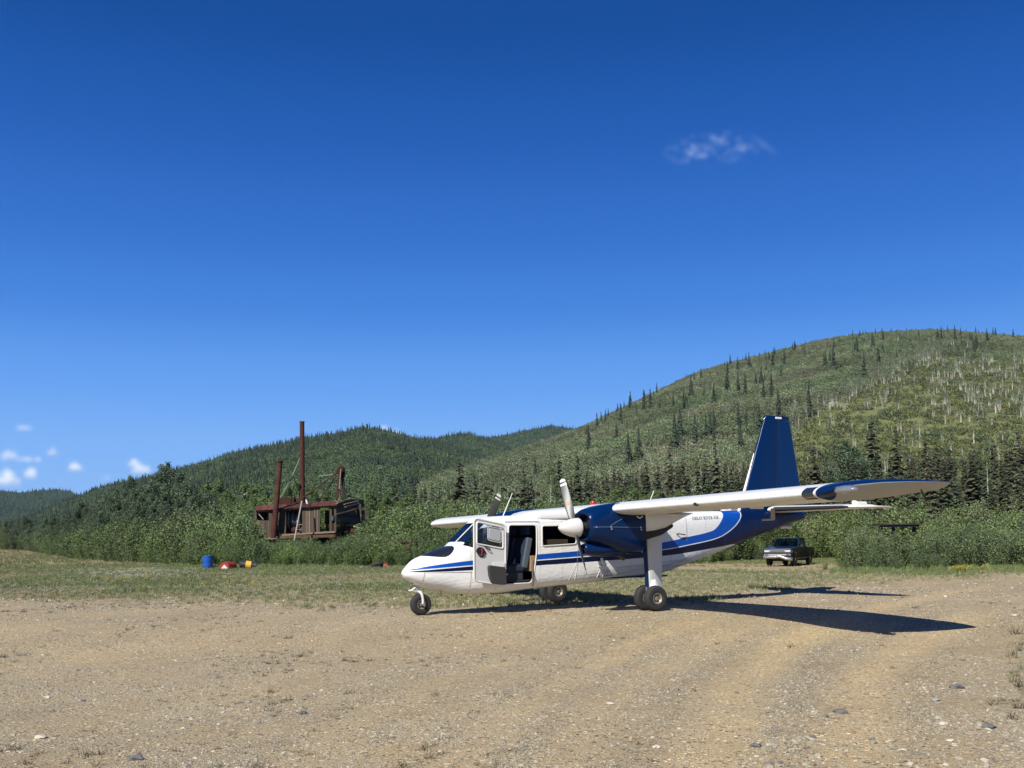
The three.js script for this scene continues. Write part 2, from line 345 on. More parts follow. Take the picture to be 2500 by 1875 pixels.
// ================================================================ plants
const leafMat = new THREE.MeshStandardMaterial({ vertexColors: true, roughness: .5, side: THREE.DoubleSide });
const farMat = new THREE.MeshStandardMaterial({ vertexColors: true, roughness: .95, side: THREE.DoubleSide });
const turfMat = new THREE.MeshStandardMaterial({ vertexColors: true, roughness: .7, side: THREE.DoubleSide });
const barkMat = new THREE.MeshStandardMaterial({ vertexColors: true, roughness: .9 });
class Leaves {   // many small faces, each with its own colour
  constructor() { this.p = []; this.c = []; }
  tri(a, b, c, col) { this.p.push(a.x, a.y, a.z, b.x, b.y, b.z, c.x, c.y, c.z); for (let i = 0; i < 3; i++) this.c.push(...col); }
  leaf(at, dir, side, L, W, col) {   // a pointed leaf of two faces, folded along its rib
    const tip = at.clone().addScaledVector(dir, L), m = at.clone().addScaledVector(dir, L * .45), n = dir.clone().cross(side).multiplyScalar(W * .25);
    this.tri(at, m.clone().addScaledVector(side, W / 2).add(n), tip, col); this.tri(at, tip, m.clone().addScaledVector(side, -W / 2).add(n), col);
  }
  build() {
    const g = new THREE.BufferGeometry(); g.setAttribute('position', new THREE.Float32BufferAttribute(this.p, 3)); g.setAttribute('color', new THREE.Float32BufferAttribute(this.c, 3)); g.computeVertexNormals(); return g;
  }
}
const unit = (r) => { const z = 2 * r() - 1, a = 6.283 * r(), q = Math.sqrt(1 - z * z); return V(q * Math.cos(a), z, q * Math.sin(a)); };
function leafAt(L, r, at, out, size, shade, tone) {
  const n = unit(r).addScaledVector(out, .75).add(V(0, .55, 0)).normalize(), d = n.clone().cross(unit(r)).normalize(), s = n.clone().cross(d), k = (.72 + .56 * r()) * shade;
  L.leaf(at, d, s, size * (.7 + .6 * r()), size * (.42 + .25 * r()), [tone[0] * k * (.9 + .25 * r()), tone[1] * k, tone[2] * k * (.8 + .4 * r())]);
}
// a bush of upright stems, willow or alder
function bush(seed, { stems = 14, h = 2, w = 1.6, leaves = 1500, size = .085, tone = [.085, .125, .03] }) {
  const r = rngOf(seed), L = new Leaves(), S = [];
  for (let i = 0; i < stems; i++) {
    const a = r() * 6.283, q = Math.sqrt(r()), hh = h * (1.02 - .38 * q * q) * (.75 + .28 * r()), foot = V(Math.cos(a) * q * w * .16, 0, Math.sin(a) * q * w * .16), tip = V(Math.cos(a) * q * w * .5, hh, Math.sin(a) * q * w * .5);
    const mid = foot.clone().lerp(tip, .5).add(V((r() - .5) * .1 * w, h * .06, (r() - .5) * .1 * w)), c = new THREE.QuadraticBezierCurve3(foot, mid, tip);
    S.push(paint(new THREE.TubeGeometry(c, 4, .004 * h + .004, 3), lin(.085, .09, .05)).toNonIndexed());
    const n = Math.round(leaves / stems), clumps = 5 + Math.floor(4 * r());
    for (let k = 0; k < clumps; k++) {
      const t = .10 + .9 * Math.pow((k + r()) / clumps, .85), ce = c.getPoint(Math.min(1, t)), rad = w * (.10 + .10 * r()) * (1.25 - .6 * t), tn = .82 + .4 * r();
      for (let j = 0; j < n / clumps; j++) {
        const o = unit(r), p = ce.clone().addScaledVector(o, rad * Math.pow(r(), .45)); p.y = Math.max(.02, ce.y + (p.y - ce.y) * 1.25);
        leafAt(L, r, p, o, size, tn, tone);
      }
    }
  }
  return { foliage: L.build(), stem: merged(S.map((g) => { g.deleteAttribute('uv'); return g; })) };
}
// a broadleaf tree: trunk, limbs, clumped crown with gaps
function broadleaf(seed, { h = 9, w = 4, leaves = 3400, size = .17, tone = [.07, .105, .04], crown0 = .22, bark = lin(.16, .15, .12), slim = 1, limbs = 20 }) {
  const r = rngOf(seed), L = new Leaves(), S = [], lean = V((r() - .5) * .06 * h, 0, (r() - .5) * .06 * h);
  const axis = (t) => V(lean.x * t + Math.sin(t * 5 + seed) * .012 * h, h * t * .97, lean.z * t), rad = h * .011;
  S.push(loft([0, .2, .4, .6, .8, .97].map((t) => { const c = axis(t), q = rad * (1.15 - t); return [...Array(6)].map((_, i) => V(c.x + Math.cos(i * 1.047) * q, c.y, c.z + Math.sin(i * 1.047) * q)); })));
  for (let i = 0; i < limbs; i++) {
    const t = crown0 + (1 - crown0) * Math.pow((i + r()) / limbs, .9), a = i * 2.4 + r(), prof = Math.pow(Math.sin(Math.PI * Math.min(.98, .18 + .82 * (t - crown0) / (1 - crown0))), .75), reach = w * .5 * (.55 + .55 * r()) * prof * slim;
    const foot = axis(t * .9), tip = foot.clone().add(V(Math.cos(a) * reach, h * .07 * (.4 + r()) + reach * .35, Math.sin(a) * reach)), c = new THREE.QuadraticBezierCurve3(foot, foot.clone().lerp(tip, .5).add(V(0, -.02 * h * r(), 0)), tip);
    S.push(new THREE.TubeGeometry(c, 3, rad * .28 * (1.2 - t), 3));
    const nc = 4;
    for (let k = 0; k < nc; k++) {
      const ce = c.getPoint(.35 + .65 * (k + r()) / nc).add(V((r() - .5) * .12 * w, (r() - .3) * .05 * h, (r() - .5) * .12 * w)), rr = w * (.075 + .075 * r()) * (1.15 - .45 * t), tn = .75 + .5 * r();
      for (let j = 0; j < leaves / limbs / nc; j++) { const o = unit(r), p = ce.clone().addScaledVector(o, rr * Math.pow(r(), .4)); leafAt(L, r, p, o, size, tn, tone); }
    }
  }
  for (let j = 0; j < leaves * .06; j++) { const o = unit(r), p = axis(.9 + .1 * r()).addScaledVector(o, .05 * w * r()); leafAt(L, r, p, o, size, 1, tone); }
  const stem = merged(S.map((g) => { const q = paint(g, bark); q.deleteAttribute('uv'); return q; }));
  return { crown: L.build(), trunk: stem };
}
// a narrow northern spruce with drooping whorls
function spruce(seed, { h = 10, w = 2.6, levels = 24, per = 7, tone = [.038, .058, .030], ragged = .4, blades = 6 }) {
  const r = rngOf(seed), L = new Leaves(), bend = (r() - .5) * .03 * h, rad = h * .011;
  const axis = (t) => V(bend * t * t, h * t, 0);
  const trunk = paint(loft([0, .25, .5, .75, 1].map((t) => { const c = axis(t), q = rad * (1.08 - t); return [...Array(5)].map((_, i) => V(c.x + Math.cos(i * 1.2566) * q, c.y, c.z + Math.sin(i * 1.2566) * q)); })), lin(.10, .08, .06));
  trunk.deleteAttribute('uv');
  for (let i = 0; i < levels; i++) {
    const t = .05 + .94 * (i + .3 * r()) / levels, base = axis(t), R0 = w * .5 * Math.pow(1 - t, .8) * (.75 + .5 * r()) + .07;
    const n = Math.max(3, Math.round(per * (.5 + .6 * (1 - t))));
    for (let k = 0; k < n; k++) {
      if (r() < ragged * .35) continue;
      base.copy(axis(clamp(t + (r() - .5) * 1.6 / levels, .03, .995)));
      const a = k / n * 6.283 + i * 1.3 + r() * 1.2, R = R0 * (1 - ragged * .8 * r()), dir = V(Math.cos(a), -.55 - .5 * r() + .5 * t, Math.sin(a)).normalize(), side = V(-Math.sin(a), 0, Math.cos(a));
      const tn = .7 + .6 * r();
      for (let b = 0; b < blades; b++) {
        const q = (b + .4) / blades, p = base.clone().addScaledVector(dir, R * q * .92), len = R * (.55 - .16 * q) + .10, wd = R * (.42 - .14 * q) + .10;
        const out = dir.clone().addScaledVector(side, (b % 2 ? 1 : -1) * (.35 + .5 * r())).add(V(0, -.15 - .25 * r() + .05, 0)).normalize(), s = out.clone().cross(V(r() - .5, 1, r() - .5)).normalize();
        const k2 = tn * (.75 + .5 * r()), c = [tone[0] * k2, tone[1] * k2, tone[2] * k2];
        const tip = p.clone().addScaledVector(out, len), m = p.clone().addScaledVector(out, len * .4);
        L.tri(p, m.clone().addScaledVector(s, wd * .6).add(V(0, -.12 * len, 0)), tip, c); L.tri(p, tip, m.clone().addScaledVector(s, -wd * .6).add(V(0, -.12 * len, 0)), c);
      }
    }
  }
  for (let k = 0; k < 10; k++) { const a = r() * 6.283, p = axis(.985 + .01 * r()); L.leaf(p, V(Math.cos(a) * .3, .9, Math.sin(a) * .3).normalize(), V(-Math.sin(a), 0, Math.cos(a)), h * .022, h * .008, tone); }
  return { crown: L.build(), trunk };
}
// far, small trees: one mesh each
function farBlob(seed, { h = 5, w = 4, n = 70, size = .9, tone = [.07, .10, .045], trunk = 0, trunkTone = [.52, .50, .45], crown0 = .15 }) {
  const r = rngOf(seed), L = new Leaves();
  for (let i = 0; i < n; i++) {
    const o = unit(r), q = Math.pow(r(), .4), p = V(o.x * w * .5 * q, h * (crown0 + (1 - crown0) * (.5 + .5 * o.y * q)), o.z * w * .5 * q), k = .6 + .8 * r();
    const nn = unit(r).addScaledVector(o, .8).add(V(0, .6, 0)).normalize(), d = nn.clone().cross(unit(r)).normalize(), s = nn.clone().cross(d);
    L.leaf(p, d, s, size * (.6 + .8 * r()), size * .7, [tone[0] * k, tone[1] * k, tone[2] * k]);
  }
  for (let i = 0; i < trunk; i++) {
    const x = (r() - .5) * w * .4, z = (r() - .5) * w * .4, ww = .075 + .06 * r(), top = h * (.7 + .25 * r()), lx = x + (r() - .5) * .6;
    for (const [ax, az] of [[1, 0], [-.5, .87], [-.5, -.87]]) L.tri(V(x + ax * ww, 0, z + az * ww), V(x - az * ww, 0, z + ax * ww), V(lx, top, z), trunkTone);
  }
  return L.build();
}
function farSpruce(seed, { h = 10, w = 2.6, n = 9, tone = [.030, .046, .026] }) {
  const r = rngOf(seed), L = new Leaves();
  for (let i = 0; i < n; i++) {
    const t = .04 + .94 * i / n, R = w * .5 * (1 - t) * (.75 + .5 * r()) + .12, drop = h / n * 1.5, m = 6;
    for (let k = 0; k < m; k++) {
      const a = k / m * 6.283 + r(), b = a + 1.15, k2 = .65 + .7 * r(), c = [tone[0] * k2, tone[1] * k2, tone[2] * k2], q = R * (.6 + .6 * r());
      L.tri(V(0, h * t + drop, 0), V(Math.cos(a) * q, h * t - .02 * h * r(), Math.sin(a) * q), V(Math.cos(b) * q, h * t + .02 * h * r(), Math.sin(b) * q), c);
    }
  }
  return L.build();
}
const M4 = new THREE.Matrix4(), Q = new THREE.Quaternion(), UPV = V(0, 1, 0);
function scatter(name, geo, mat, spots, label, category) {   // what nobody could count: one object
  const m = new THREE.InstancedMesh(geo, mat, spots.length); m.name = numbered(name);
  spots.forEach(([p, turn, sx, sy, tint], i) => {
    M4.compose(p, Q.setFromAxisAngle(UPV, turn), V(sx, sy, sx)); m.setMatrixAt(i, M4); m.setColorAt(i, tint ?? lin(1, 1, 1));
  });
  m.castShadow = m.receiveShadow = true; scene.add(m);
  if (label) tag(m, label, category, undefined, 'stuff');
  return m;
}
// same kind, several shapes: one object holding a part for each shape
function scatterMix(name, geos, mat, spots, label, category) {
  const root = new THREE.Group(); root.name = numbered(name); scene.add(root); tag(root, label, category, undefined, 'stuff');
  const by = geos.map(() => []); spots.forEach((s, i) => by[(i * 7 + (i >> 3)) % geos.length].push(s));
  geos.forEach((g, i) => { if (by[i].length) { const m = scatter(name.replace(/s$/, '') + '_clump', g, mat, by[i]); scene.remove(m); root.add(m); } });
  return root;
}

// ---- woods on the hills
{
  const r = rngOf(77);
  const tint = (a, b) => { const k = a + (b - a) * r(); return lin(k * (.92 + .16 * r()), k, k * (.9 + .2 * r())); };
  // right hill: grey-green aspen and willow scrub, pale birch trunks, dark spruce
  const scrub = [1, 2, 3, 4].map((s) => farBlob(s, { h: 3.2, w: 3.8, n: 190, size: .42, tone: [.150, .182, .098], crown0: .0 }));
  const birch = [5, 6, 7].map((s) => farBlob(s, { h: 5.4, w: 2.3, n: 60, size: .36, tone: [.13, .155, .09], trunk: 3, crown0: .52 }));
  const sp = [8, 9, 10].map((s) => farSpruce(s, { h: 11, w: 3.2, n: 12, tone: [.026, .042, .024] }));
  const scrubSpots = [], birchSpots = [], spruceSpots = [];
  const spot = () => { const u = 1030 + 1560 * r(), t = Math.pow(r(), .72) * 1.04, p = rightHill.at(u, t), px = pixelOf(p.x, p.y, -p.z); return [p, px[0], px[1], t, u]; };
  for (let i = 0; i < 52000; i++) {
    const [p, u, v] = spot(), m = meadow(u, v), dens = .62 + .9 * fbm(p.x / 30, p.z / 30, 3, 3);
    if (r() < m * .86 || r() > dens) continue;
    const s = (.55 + .7 * r()) * (m > .5 ? .5 : 1), q = 1 + .8 * fbm(p.x / 70, p.z / 70, 17, 3), hue = fbm(p.x / 45, p.z / 45, 19, 3), c = tint(.62 * q, 1.25 * q); c.r *= 1 + .5 * hue; c.b *= 1 + .35 * hue; scrubSpots.push([p, r() * 6.28, s, s * (.8 + .5 * r()), c]);  // patches of grey, green and brown growth; gully shading put into the tint too
  }
  for (let i = 0; i < 44000; i++) {
    const [p, u, v] = spot(), m = meadow(u, v), band = Math.exp(-Math.pow((v - meadowLine(u) + 9) / 12, 2)) * smoothstep(u, 1890, 1960) * (1 - smoothstep(u, 2260, 2330)), top = smoothstep(u, 2180, 2320) * smoothstep(v, 865, 900) * (1 - smoothstep(v, 960, 1050));
    const keep = .34 * (1 - m) * smoothstep(fbm((p.x + .6 * p.z) / 60, (p.z - p.x * .4) / 26, 7, 3), .02, .22) + m * (.11 + .22 * top) * clamp(.5 + 1.6 * fbm(p.x / 25, p.z / 25, 5, 3), .1, 2) + band * 1.6;
    if (r() > keep) continue;
    const s = .48 + .42 * r(); birchSpots.push([p, r() * 6.28, s, s * (.9 + .3 * r()), tint(.8, 1.2)]);
  }
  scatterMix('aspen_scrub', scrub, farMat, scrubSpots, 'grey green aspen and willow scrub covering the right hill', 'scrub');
  {
    const low = [51, 52].map((s) => farBlob(s, { h: .9, w: 3.6, n: 40, size: .5, tone: [.125, .142, .05], crown0: .0 })), spots = [];
    for (let i = 0; i < 26000; i++) { const [p, u, v] = spot(), m = meadow(u, v); if (r() > m * 1.0) continue; const s = .5 + 1.0 * r(), k = .62 + .6 * r() + .5 * fbm(p.x / 20, p.z / 20, 33, 3), b = r() < .18; spots.push([p, r() * 6.28, s, s * (b ? 1.8 : 1), b ? lin(.5 * k, .62 * k, .8 * k) : lin(k, k * (.9 + .2 * r()), k * (.8 + .8 * r() * r()))]); }
    scatterMix('slope_heath', low, farMat, spots, 'yellow green heath and moss over the open slope of the right hill', 'heath');
  }
  scatterMix('birch_wood', birch, farMat, birchSpots, 'thin birches with pale trunks standing over the right hill', 'birch wood');
  for (let i = 0; i < 1500; i++) {
    const [p, u, v, t] = spot(), keep = .10 + .8 * clamp(2.2 * fbm(p.x / 70, p.z / 70, 9, 3), 0, 1) + (t > .96 ? .15 : 0);
    if (r() > keep * (1 - .9 * meadow(u, v)) * smoothstep(u, 1250, 1500)) continue;
    const s = (.65 + .7 * r()) * (t > .84 ? .52 : t > .7 ? .75 : .92); if (t > .86 && u < 2050 && r() < .65) continue; spruceSpots.push([p, r() * 6.28, s * .95, s, tint(.7, 1.05)]);
  }
  hills.spruces = { geos: sp, spots: spruceSpots };
  // the wooded hills behind
  const canopy = [21, 22, 23].map((s) => farBlob(s, { h: 6.5, w: 7, n: 200, size: .85, tone: [.086, .132, .056], crown0: .0 }));
  const dark = [31, 32].map((s) => farSpruce(s, { h: 11, w: 3.6, n: 9, tone: [.034, .056, .032] }));
  const cSpots = [], dSpots = [];
  for (const [h, n, k, umin, umax] of [[midHill, 30000, 1, -20, 1200], [secondHill, 9000, 1.15, 980, 1420], [thirdHill, 8000, 1.3, 1080, 1560], [farHill, 6000, 1.6, -60, 260]])
    for (let i = 0; i < n; i++) {
      const u = umin + (umax - umin) * r(), t = Math.pow(r(), .8) * 1.03, p = h.at(u, t), f = fbm(p.x / 110, p.z / 110, 12, 3);
      const conifer = t > .975 ? .45 : f > .10 ? .55 : f > 0 ? .2 : .05, s = k * (.6 + .6 * r());
      if (r() < conifer) dSpots.push([p, r() * 6.28, s * .9, s * (.75 + .35 * r()), tint(.8, 1.2)]);
      else cSpots.push([p, r() * 6.28, s, s * (.8 + .3 * r()), tint(.7, 1.2)]);
    }
  scatterMix('hill_woods', canopy, farMat, cSpots, 'leafy woods covering the hills in the middle distance', 'woods');
  scatterMix('hill_spruces', dark, farMat, dSpots, 'dark spruce woods in stands over the middle hills', 'spruce wood');
  // spruce flat at the far left end of the strip
  const flat = [];
  for (let i = 0; i < 1500; i++) { const u = -120 + 330 * r(), d = 420 + 330 * r(), p = place(u, 1300, d); p.y = 2.2; if (u > 195 + 20 * r()) continue; const s = .6 + .45 * r(); flat.push([p, r() * 6.28, s, s, tint(.8, 1.25)]); }
  scatterMix('spruce_flat', sp, farMat, flat, 'dark spruce forest on the flat at the far left end of the airstrip', 'spruce forest');
}
// dark spruces scattered over the right hill: individuals
{
  const { geos, spots } = hills.spruces, list = spots.filter(([p]) => true).slice(0, 290);
  const proto = geos.map((g, i) => { const o = new THREE.Group(); o.name = 'hill_spruce'; mesh('crown', g, farMat, o); return tag(o, 'small dark spruce standing alone among pale scrub on the right hill', 'spruce', 'dark spruces scattered over the right hill'); });
  list.forEach(([p, turn, sx, sy], i) => {
    const [u, v] = pixelOf(p.x, p.y, -p.z), zone = v < 880 ? 'near the top of the right hill' : u < 1560 ? 'on the left shoulder of the right hill' : u < 1800 ? 'on the slope left of the tail fin' : u < 2150 ? 'on the slope above the tail fin' : 'on the slope at the right edge';
    const c = copyOf(proto[i % 3], p, turn, 'small dark spruce among pale scrub ' + zone, 'dark spruces ' + zone); c.scale.set(sx, sy, sx); });
  if (spots.length > 290) scatterMix('far_spruces', geos, farMat, spots.slice(290), 'more small dark spruces over the right hill', 'spruces');
}
// ================================================================ woods and thickets round the strip
const bushes = [1, 2, 3, 4, 5].map((s) => bush(100 + s, { h: 2.0, w: 2.0, stems: 15, leaves: 2000, size: .085, tone: [.092, .150, .040] }));
const willows = [1, 2, 3].map((s) => bush(120 + s, { h: 2.4, w: 1.9, stems: 22, leaves: 2300, size: .085, tone: [.102, .152, .056] }));
const poplars = [1, 2, 3, 4].map((s) => broadleaf(140 + s, { h: 9, w: 4.6, leaves: 9000, size: .15, tone: [.074, .118, .060], crown0: .10, limbs: 26 }));
const alders = [1, 2, 3].map((s) => broadleaf(160 + s, { h: 7, w: 3.6, leaves: 6500, size: .13, tone: [.092, .146, .044], crown0: .08, limbs: 22 }));
const birches = [1, 2, 3].map((s) => broadleaf(180 + s, { h: 10, w: 3.0, leaves: 4200, size: .11, tone: [.105, .15, .05], crown0: .32, bark: lin(.50, .48, .42), limbs: 18 }));
const spruces = [1, 2, 3, 4, 5].map((s) => spruce(200 + s, { h: 10, w: 1.9 + .2 * s, levels: 44, per: 8, ragged: .35 + .07 * s, tone: [.056 + .004 * s, .078, .042] }));
const asOne = (t) => merged(Object.values(t).map((g) => g.clone()));
const mergedAll = (list) => list.map(asOne);
const joined = { bush: mergedAll(bushes), willow: mergedAll(willows), poplar: mergedAll(poplars), alder: mergedAll(alders), spruce: mergedAll(spruces) };
const nth = 'leftmost second third fourth fifth sixth seventh eighth ninth tenth eleventh twelfth thirteenth fourteenth fifteenth sixteenth seventeenth eighteenth nineteenth twentieth twenty-first twenty-second twenty-third twenty-fourth twenty-fifth'.split(' ');
function proto(name, parts) { const o = new THREE.Group(); o.name = name; for (const [k, g] of Object.entries(parts)) mesh(k, g, k === 'stem' || k === 'trunk' ? barkMat : leafMat, o); return o; }
function stand(set, name, i, u, vTop, d, h0, label, category, group, wide = 1, seed = 0) {   // a plant whose top reaches a given line of sight at its own distance
  const top = place(u, vTop, d), p = onGround(top.x, d), o = proto(name, set[i % set.length]), k = Math.max(.15, (top.y - p.y) / h0);
  o.name = numbered(name); o.position.copy(p); o.rotation.y = (u * 7.3 + seed) % 6.28; o.scale.set(k * wide, k, k * wide); scene.add(o);
  return tag(o, label, category, group);
}
{
  const r = rngOf(401);
  const tint = (a, b, warm = 0) => { const k = a + (b - a) * r(); return lin(k * (.94 + .14 * r() + warm), k, k * (.9 + .2 * r())); };
  const zoneOf = (u) => u < 1130 ? 'in the woods behind the nose' : u < 1330 ? 'in the woods behind the cabin' : u < 1520 ? 'in the woods over the blue engine' : u < 1790 ? 'in the woods over the white wing, left of the fin' : u < 2060 ? 'in the woods close right of the tail fin' : u < 2310 ? 'in the woods over the blue wing tip' : 'in the woods right of the wing tip';
  // tall spruces that stand out in the photograph, by where their tops show
  const tops = [[930, 1163, 96], [964, 1156, 92], [1014, 1165, 98], [1037, 1184, 88], [1055, 1174, 100], [1073, 1185, 90], [1122, 1113, 88, 1.25], [1148, 1168, 96], [1159, 1150, 92], [1199, 1185, 100], [1279, 1143, 74, 1.5], [1297, 1165, 78, 1.25], [1353, 1137, 104], [1365, 1112, 108], [1393, 1157, 92], [1408, 1105, 96], [1432, 1142, 94], [1462, 1171, 88], [1480, 1154, 96], [1498, 1140, 94], [1530, 1150, 96], [1552, 1160, 88], [1579, 1123, 96], [1606, 1126, 98], [1634, 1085, 94], [1652, 1130, 90], [1668, 1112, 100], [1703, 1110, 92], [1721, 1121, 96], [1746, 1074, 92], [1768, 1140, 90], [1783, 1138, 96], [1800, 1150, 90], [1962, 1150, 88], [1986, 1092, 92, 1.15], [2011, 1123, 96], [2040, 1130, 90], [2124, 1020, 86, 1.3], [2141, 1074, 84, 1.2], [2187, 1044, 88], [2216, 1110, 92], [2259, 1051, 90, .85], [2286, 1072, 94, .9], [2318, 1120, 88], [2350, 1118, 84], [2372, 1105, 90], [2392, 1120, 86], [2420, 1078, 84, 1.15], [2443, 1110, 88], [2463, 1092, 84], [2483, 1056, 82, 1.2], [2499, 1075, 86], [2520, 1060, 84]];
  const told = { 2124: 'tallest dark spruce right of the tail fin, above the outer wing', 1279: 'broad dense spruce standing behind the two upright propeller blades', 1408: 'tall thin spruce rising over the dark blue engine', 1122: 'tall ragged spruce standing over the bushes behind the nose', 1746: 'tall narrow spruce standing left of the blue tail fin', 1634: 'tall thin spruce above the middle of the white wing', 2187: 'ragged spruce just right of the tallest spruce', 2259: 'thin bare topped spruce over the pointed blue wing tip', 2483: 'broad spruce at the right edge of the woods' };
  tops.forEach(([u, v, d, w], i) => stand(spruces, 'spruce_tree', i * 3 + 1, u, v, d, 10, told[u] ?? 'slim dark spruce ' + zoneOf(u), 'spruce', 'spruces ' + zoneOf(u), w ?? (.8 + .35 * r())));
  // more of the same wood, lower and farther
  for (let i = 0; i < 235; i++) {
    const u = i < 120 ? 900 + 1640 * r() : 1380 + 1160 * r(), d = (u < 2060 ? 88 : 70) + (u < 2060 ? 30 : 46) * r(), v = straight([[900, 1215], [1200, 1205], [1500, 1175], [1750, 1155], [2000, 1150], [2200, 1130], [2540, 1115]])(u) + 52 * r() * r() - 26;
    stand(spruces, 'spruce_tree', Math.floor(r() * 5), u, v, d, 10, 'slim dark spruce ' + zoneOf(u), 'spruce', 'spruces ' + zoneOf(u), .75 + .4 * r());
  }
  for (let i = 0; i < 46; i++) {   // nearer ones on the right, standing out of the leafy growth
    const u = 2060 + 470 * r(), d = 58 + 14 * r(), v = 1095 + 120 * r();
    stand(spruces, 'spruce_tree', Math.floor(r() * 5), u, v, d, 10, 'dark spruce rising from the leafy growth at the right', 'spruce', 'spruces rising from the leafy growth at the right', .9 + .5 * r());
  }
  // a few birches with pale stems among them
  for (const [u, v, d] of [[1340, 1128, 80], [2360, 1150, 74], [2405, 1095, 76], [2470, 1185, 66], [2300, 1165, 78], [2075, 1068, 84], [2090, 1085, 82], [1180, 1190, 90], [880, 1195, 90], [2240, 1140, 80]])
    stand(u === 2075 || u === 2090 ? poplars : birches, 'birch_tree', u, u, v, d, u === 2075 || u === 2090 ? 9 : 10, { 1340: 'light green birch standing between the propeller and the broad spruce', 2405: 'birch with a pale bare stem under the tall spruces at right', 2075: 'dense dark leafy tree left of the tallest spruce', 2470: 'birch with a white stem low at the right edge of the wood' }[u] ?? 'leafy pale stemmed birch ' + zoneOf(u), 'birch', 'birches among the spruces', u === 2075 ? 1.15 : 1);
  // poplar grove on the left, where the strip runs off
  const grove = [[190, 1262, 140], [215, 1240, 135], [238, 1222, 128], [262, 1205, 122], [285, 1190, 118], [312, 1156, 116, .8], [330, 1192, 108], [348, 1182, 112], [368, 1172, 108], [388, 1148, 112], [414, 1124, 112, 1.1], [436, 1150, 108, 1.1], [458, 1178, 106], [476, 1205, 102, 1.1], [300, 1240, 100, 1.2], [345, 1232, 96, 1.3], [395, 1222, 96, 1.3], [440, 1232, 94, 1.2], [255, 1262, 108, 1.2], [410, 1275, 88, 1.3]];
  grove.sort((a, b) => a[0] - b[0]).forEach(([u, v, d, w], i) => stand(poplars, 'poplar_tree', i, u, v, d, 9, { 414: 'tallest leafy poplar in the grove left of the rusty stacks', 312: 'poplar with a thin pointed top left of the tallest one' }[u] ?? nth[i] + ' bushy grey green poplar counted from the left in the grove', 'poplar', 'poplars in the grove at the left', w ?? 1));
  // leafy trees behind the machine house
  for (const [i, [u, v, d, w]] of [[505, 1168, 96], [533, 1156, 98, .7], [560, 1190, 92], [592, 1165, 100], [615, 1180, 96], [640, 1172, 100], [668, 1196, 94], [705, 1180, 92], [735, 1168, 96], [765, 1185, 92], [800, 1195, 90], [840, 1205, 88], [870, 1210, 86], [905, 1190, 90], [945, 1205, 84], [990, 1205, 86], [1030, 1215, 84], [1085, 1222, 82], [1140, 1225, 84], [1225, 1205, 86], [1500, 1185, 84], [1540, 1180, 84], [1600, 1185, 84], [1660, 1190, 82]].entries())
    stand(alders, 'alder_tree', u, u, v, d, 7, { 533: 'pointed light green tree left of the leaning stack' }[u] ?? nth[i] + ' light green leafy tree from the left behind the thicket', 'tree', 'leafy trees in the woods behind the strip', w ?? 1);

  // thickets: rows that get higher to the back; a line of sight keeps the machine house and the pickup in view
  const spots = { bush: [], willow: [], alder: [], poplar: [] };
  const put = (kind, x, d, h, h0, t, wide = 1) => { const k = h / h0; spots[kind].push([onGround(x, d, -.03), r() * 6.28, k * wide * (.8 + .4 * r()), k, t]); };
  const edge = straight([[-400, 330], [-120, 300], [60, 215], [110, 170], [160, 132], [200, 112], [250, 98], [330, 84], [420, 72], [480, 63.5], [600, 62], [800, 60.5], [960, 58], [1050, 56], [1250, 57], [1500, 60], [1700, 66], [1870, 74], [1990, 72], [2040, 54], [2080, 43], [2200, 40.5], [2330, 40], [2400, 42], [2500, 47], [2650, 50]]);
  const frontTop = straight([[-400, 1285], [100, 1290], [160, 1280], [250, 1262], [330, 1262], [470, 1265], [560, 1258], [612, 1290], [640, 1318], [700, 1312], [800, 1318], [880, 1300], [910, 1285], [950, 1262], [1100, 1258], [1500, 1250], [1700, 1255], [1850, 1270], [1990, 1285], [2030, 1296], [2080, 1292], [2130, 1284], [2260, 1283], [2310, 1280], [2500, 1282], [2650, 1278]]);
  const backTop = straight([[-400, 1298], [100, 1292], [200, 1262], [470, 1232], [600, 1222], [900, 1226], [1050, 1240], [1300, 1236], [1700, 1232], [1900, 1225], [2100, 1236], [2300, 1234], [2650, 1228]]);
  for (let i = 0; i < 4600; i++) {
    const u = -330 + 2960 * r(), e = edge(u), depth = Math.pow(r(), 1.25), d = e * (1 + .02 * r()) + depth * (u < 200 ? 45 : 32), p = place(u, 1300, d);
    const front = clamp((d - e) / 5, 0, 1), lift = clamp((d - e - 8) / 20, 0, 1), house = u > 600 && u < 905 && d < 79;
    const v = house ? frontTop(u) + 4 + 46 * (1 - front) * r() : lerp(lerp(1395, frontTop(u), .35 + .65 * front), backTop(u), lift) + 26 * (r() - .35) - 75 * fbm(p.x / 4, d / 4, 71, 3) * (house ? .2 : 1);
    if (house && d > 68.5 && d < 79) continue;
    if (u > 1780 && u < 2078 && d < 74) continue;
    if (u > 2130 && u < 2262 && d > 44 && d < 56) continue;
    const gap = fbm(p.x / 6, d / 6, 14, 2); if (d - e < 3 && gap < -.16) continue;
    const top = place(u, v, d).y - groundY(p.x, d); if (top < .35) continue;
    const warm = u > 1500 ? .06 : 0, patch = 1 + 1.25 * fbm(p.x / 5, d / 5, 81, 2), t = tint((u < 480 ? .7 : .8) * patch, (u < 480 ? 1.05 : 1.25) * patch, warm);
    if (u > 2000 && d < e + 9) put('willow', p.x, d, Math.min(top, 3.2), 2.4, tint(.8 * patch, 1.25 * patch, .02));
    else if (top > 4.2) put(r() < .5 && u < 520 ? 'poplar' : 'alder', p.x, d, top, u < 520 ? 8 : 7, t);
    else put(r() < .7 ? 'bush' : 'willow', p.x, d, top, r() < .7 ? 2.0 : 2.4, t);
  }
  scatterMix('bush_thickets', joined.bush, leafMat, spots.bush, 'green bushes in an unbroken thicket along the edge of the strip', 'bushes');
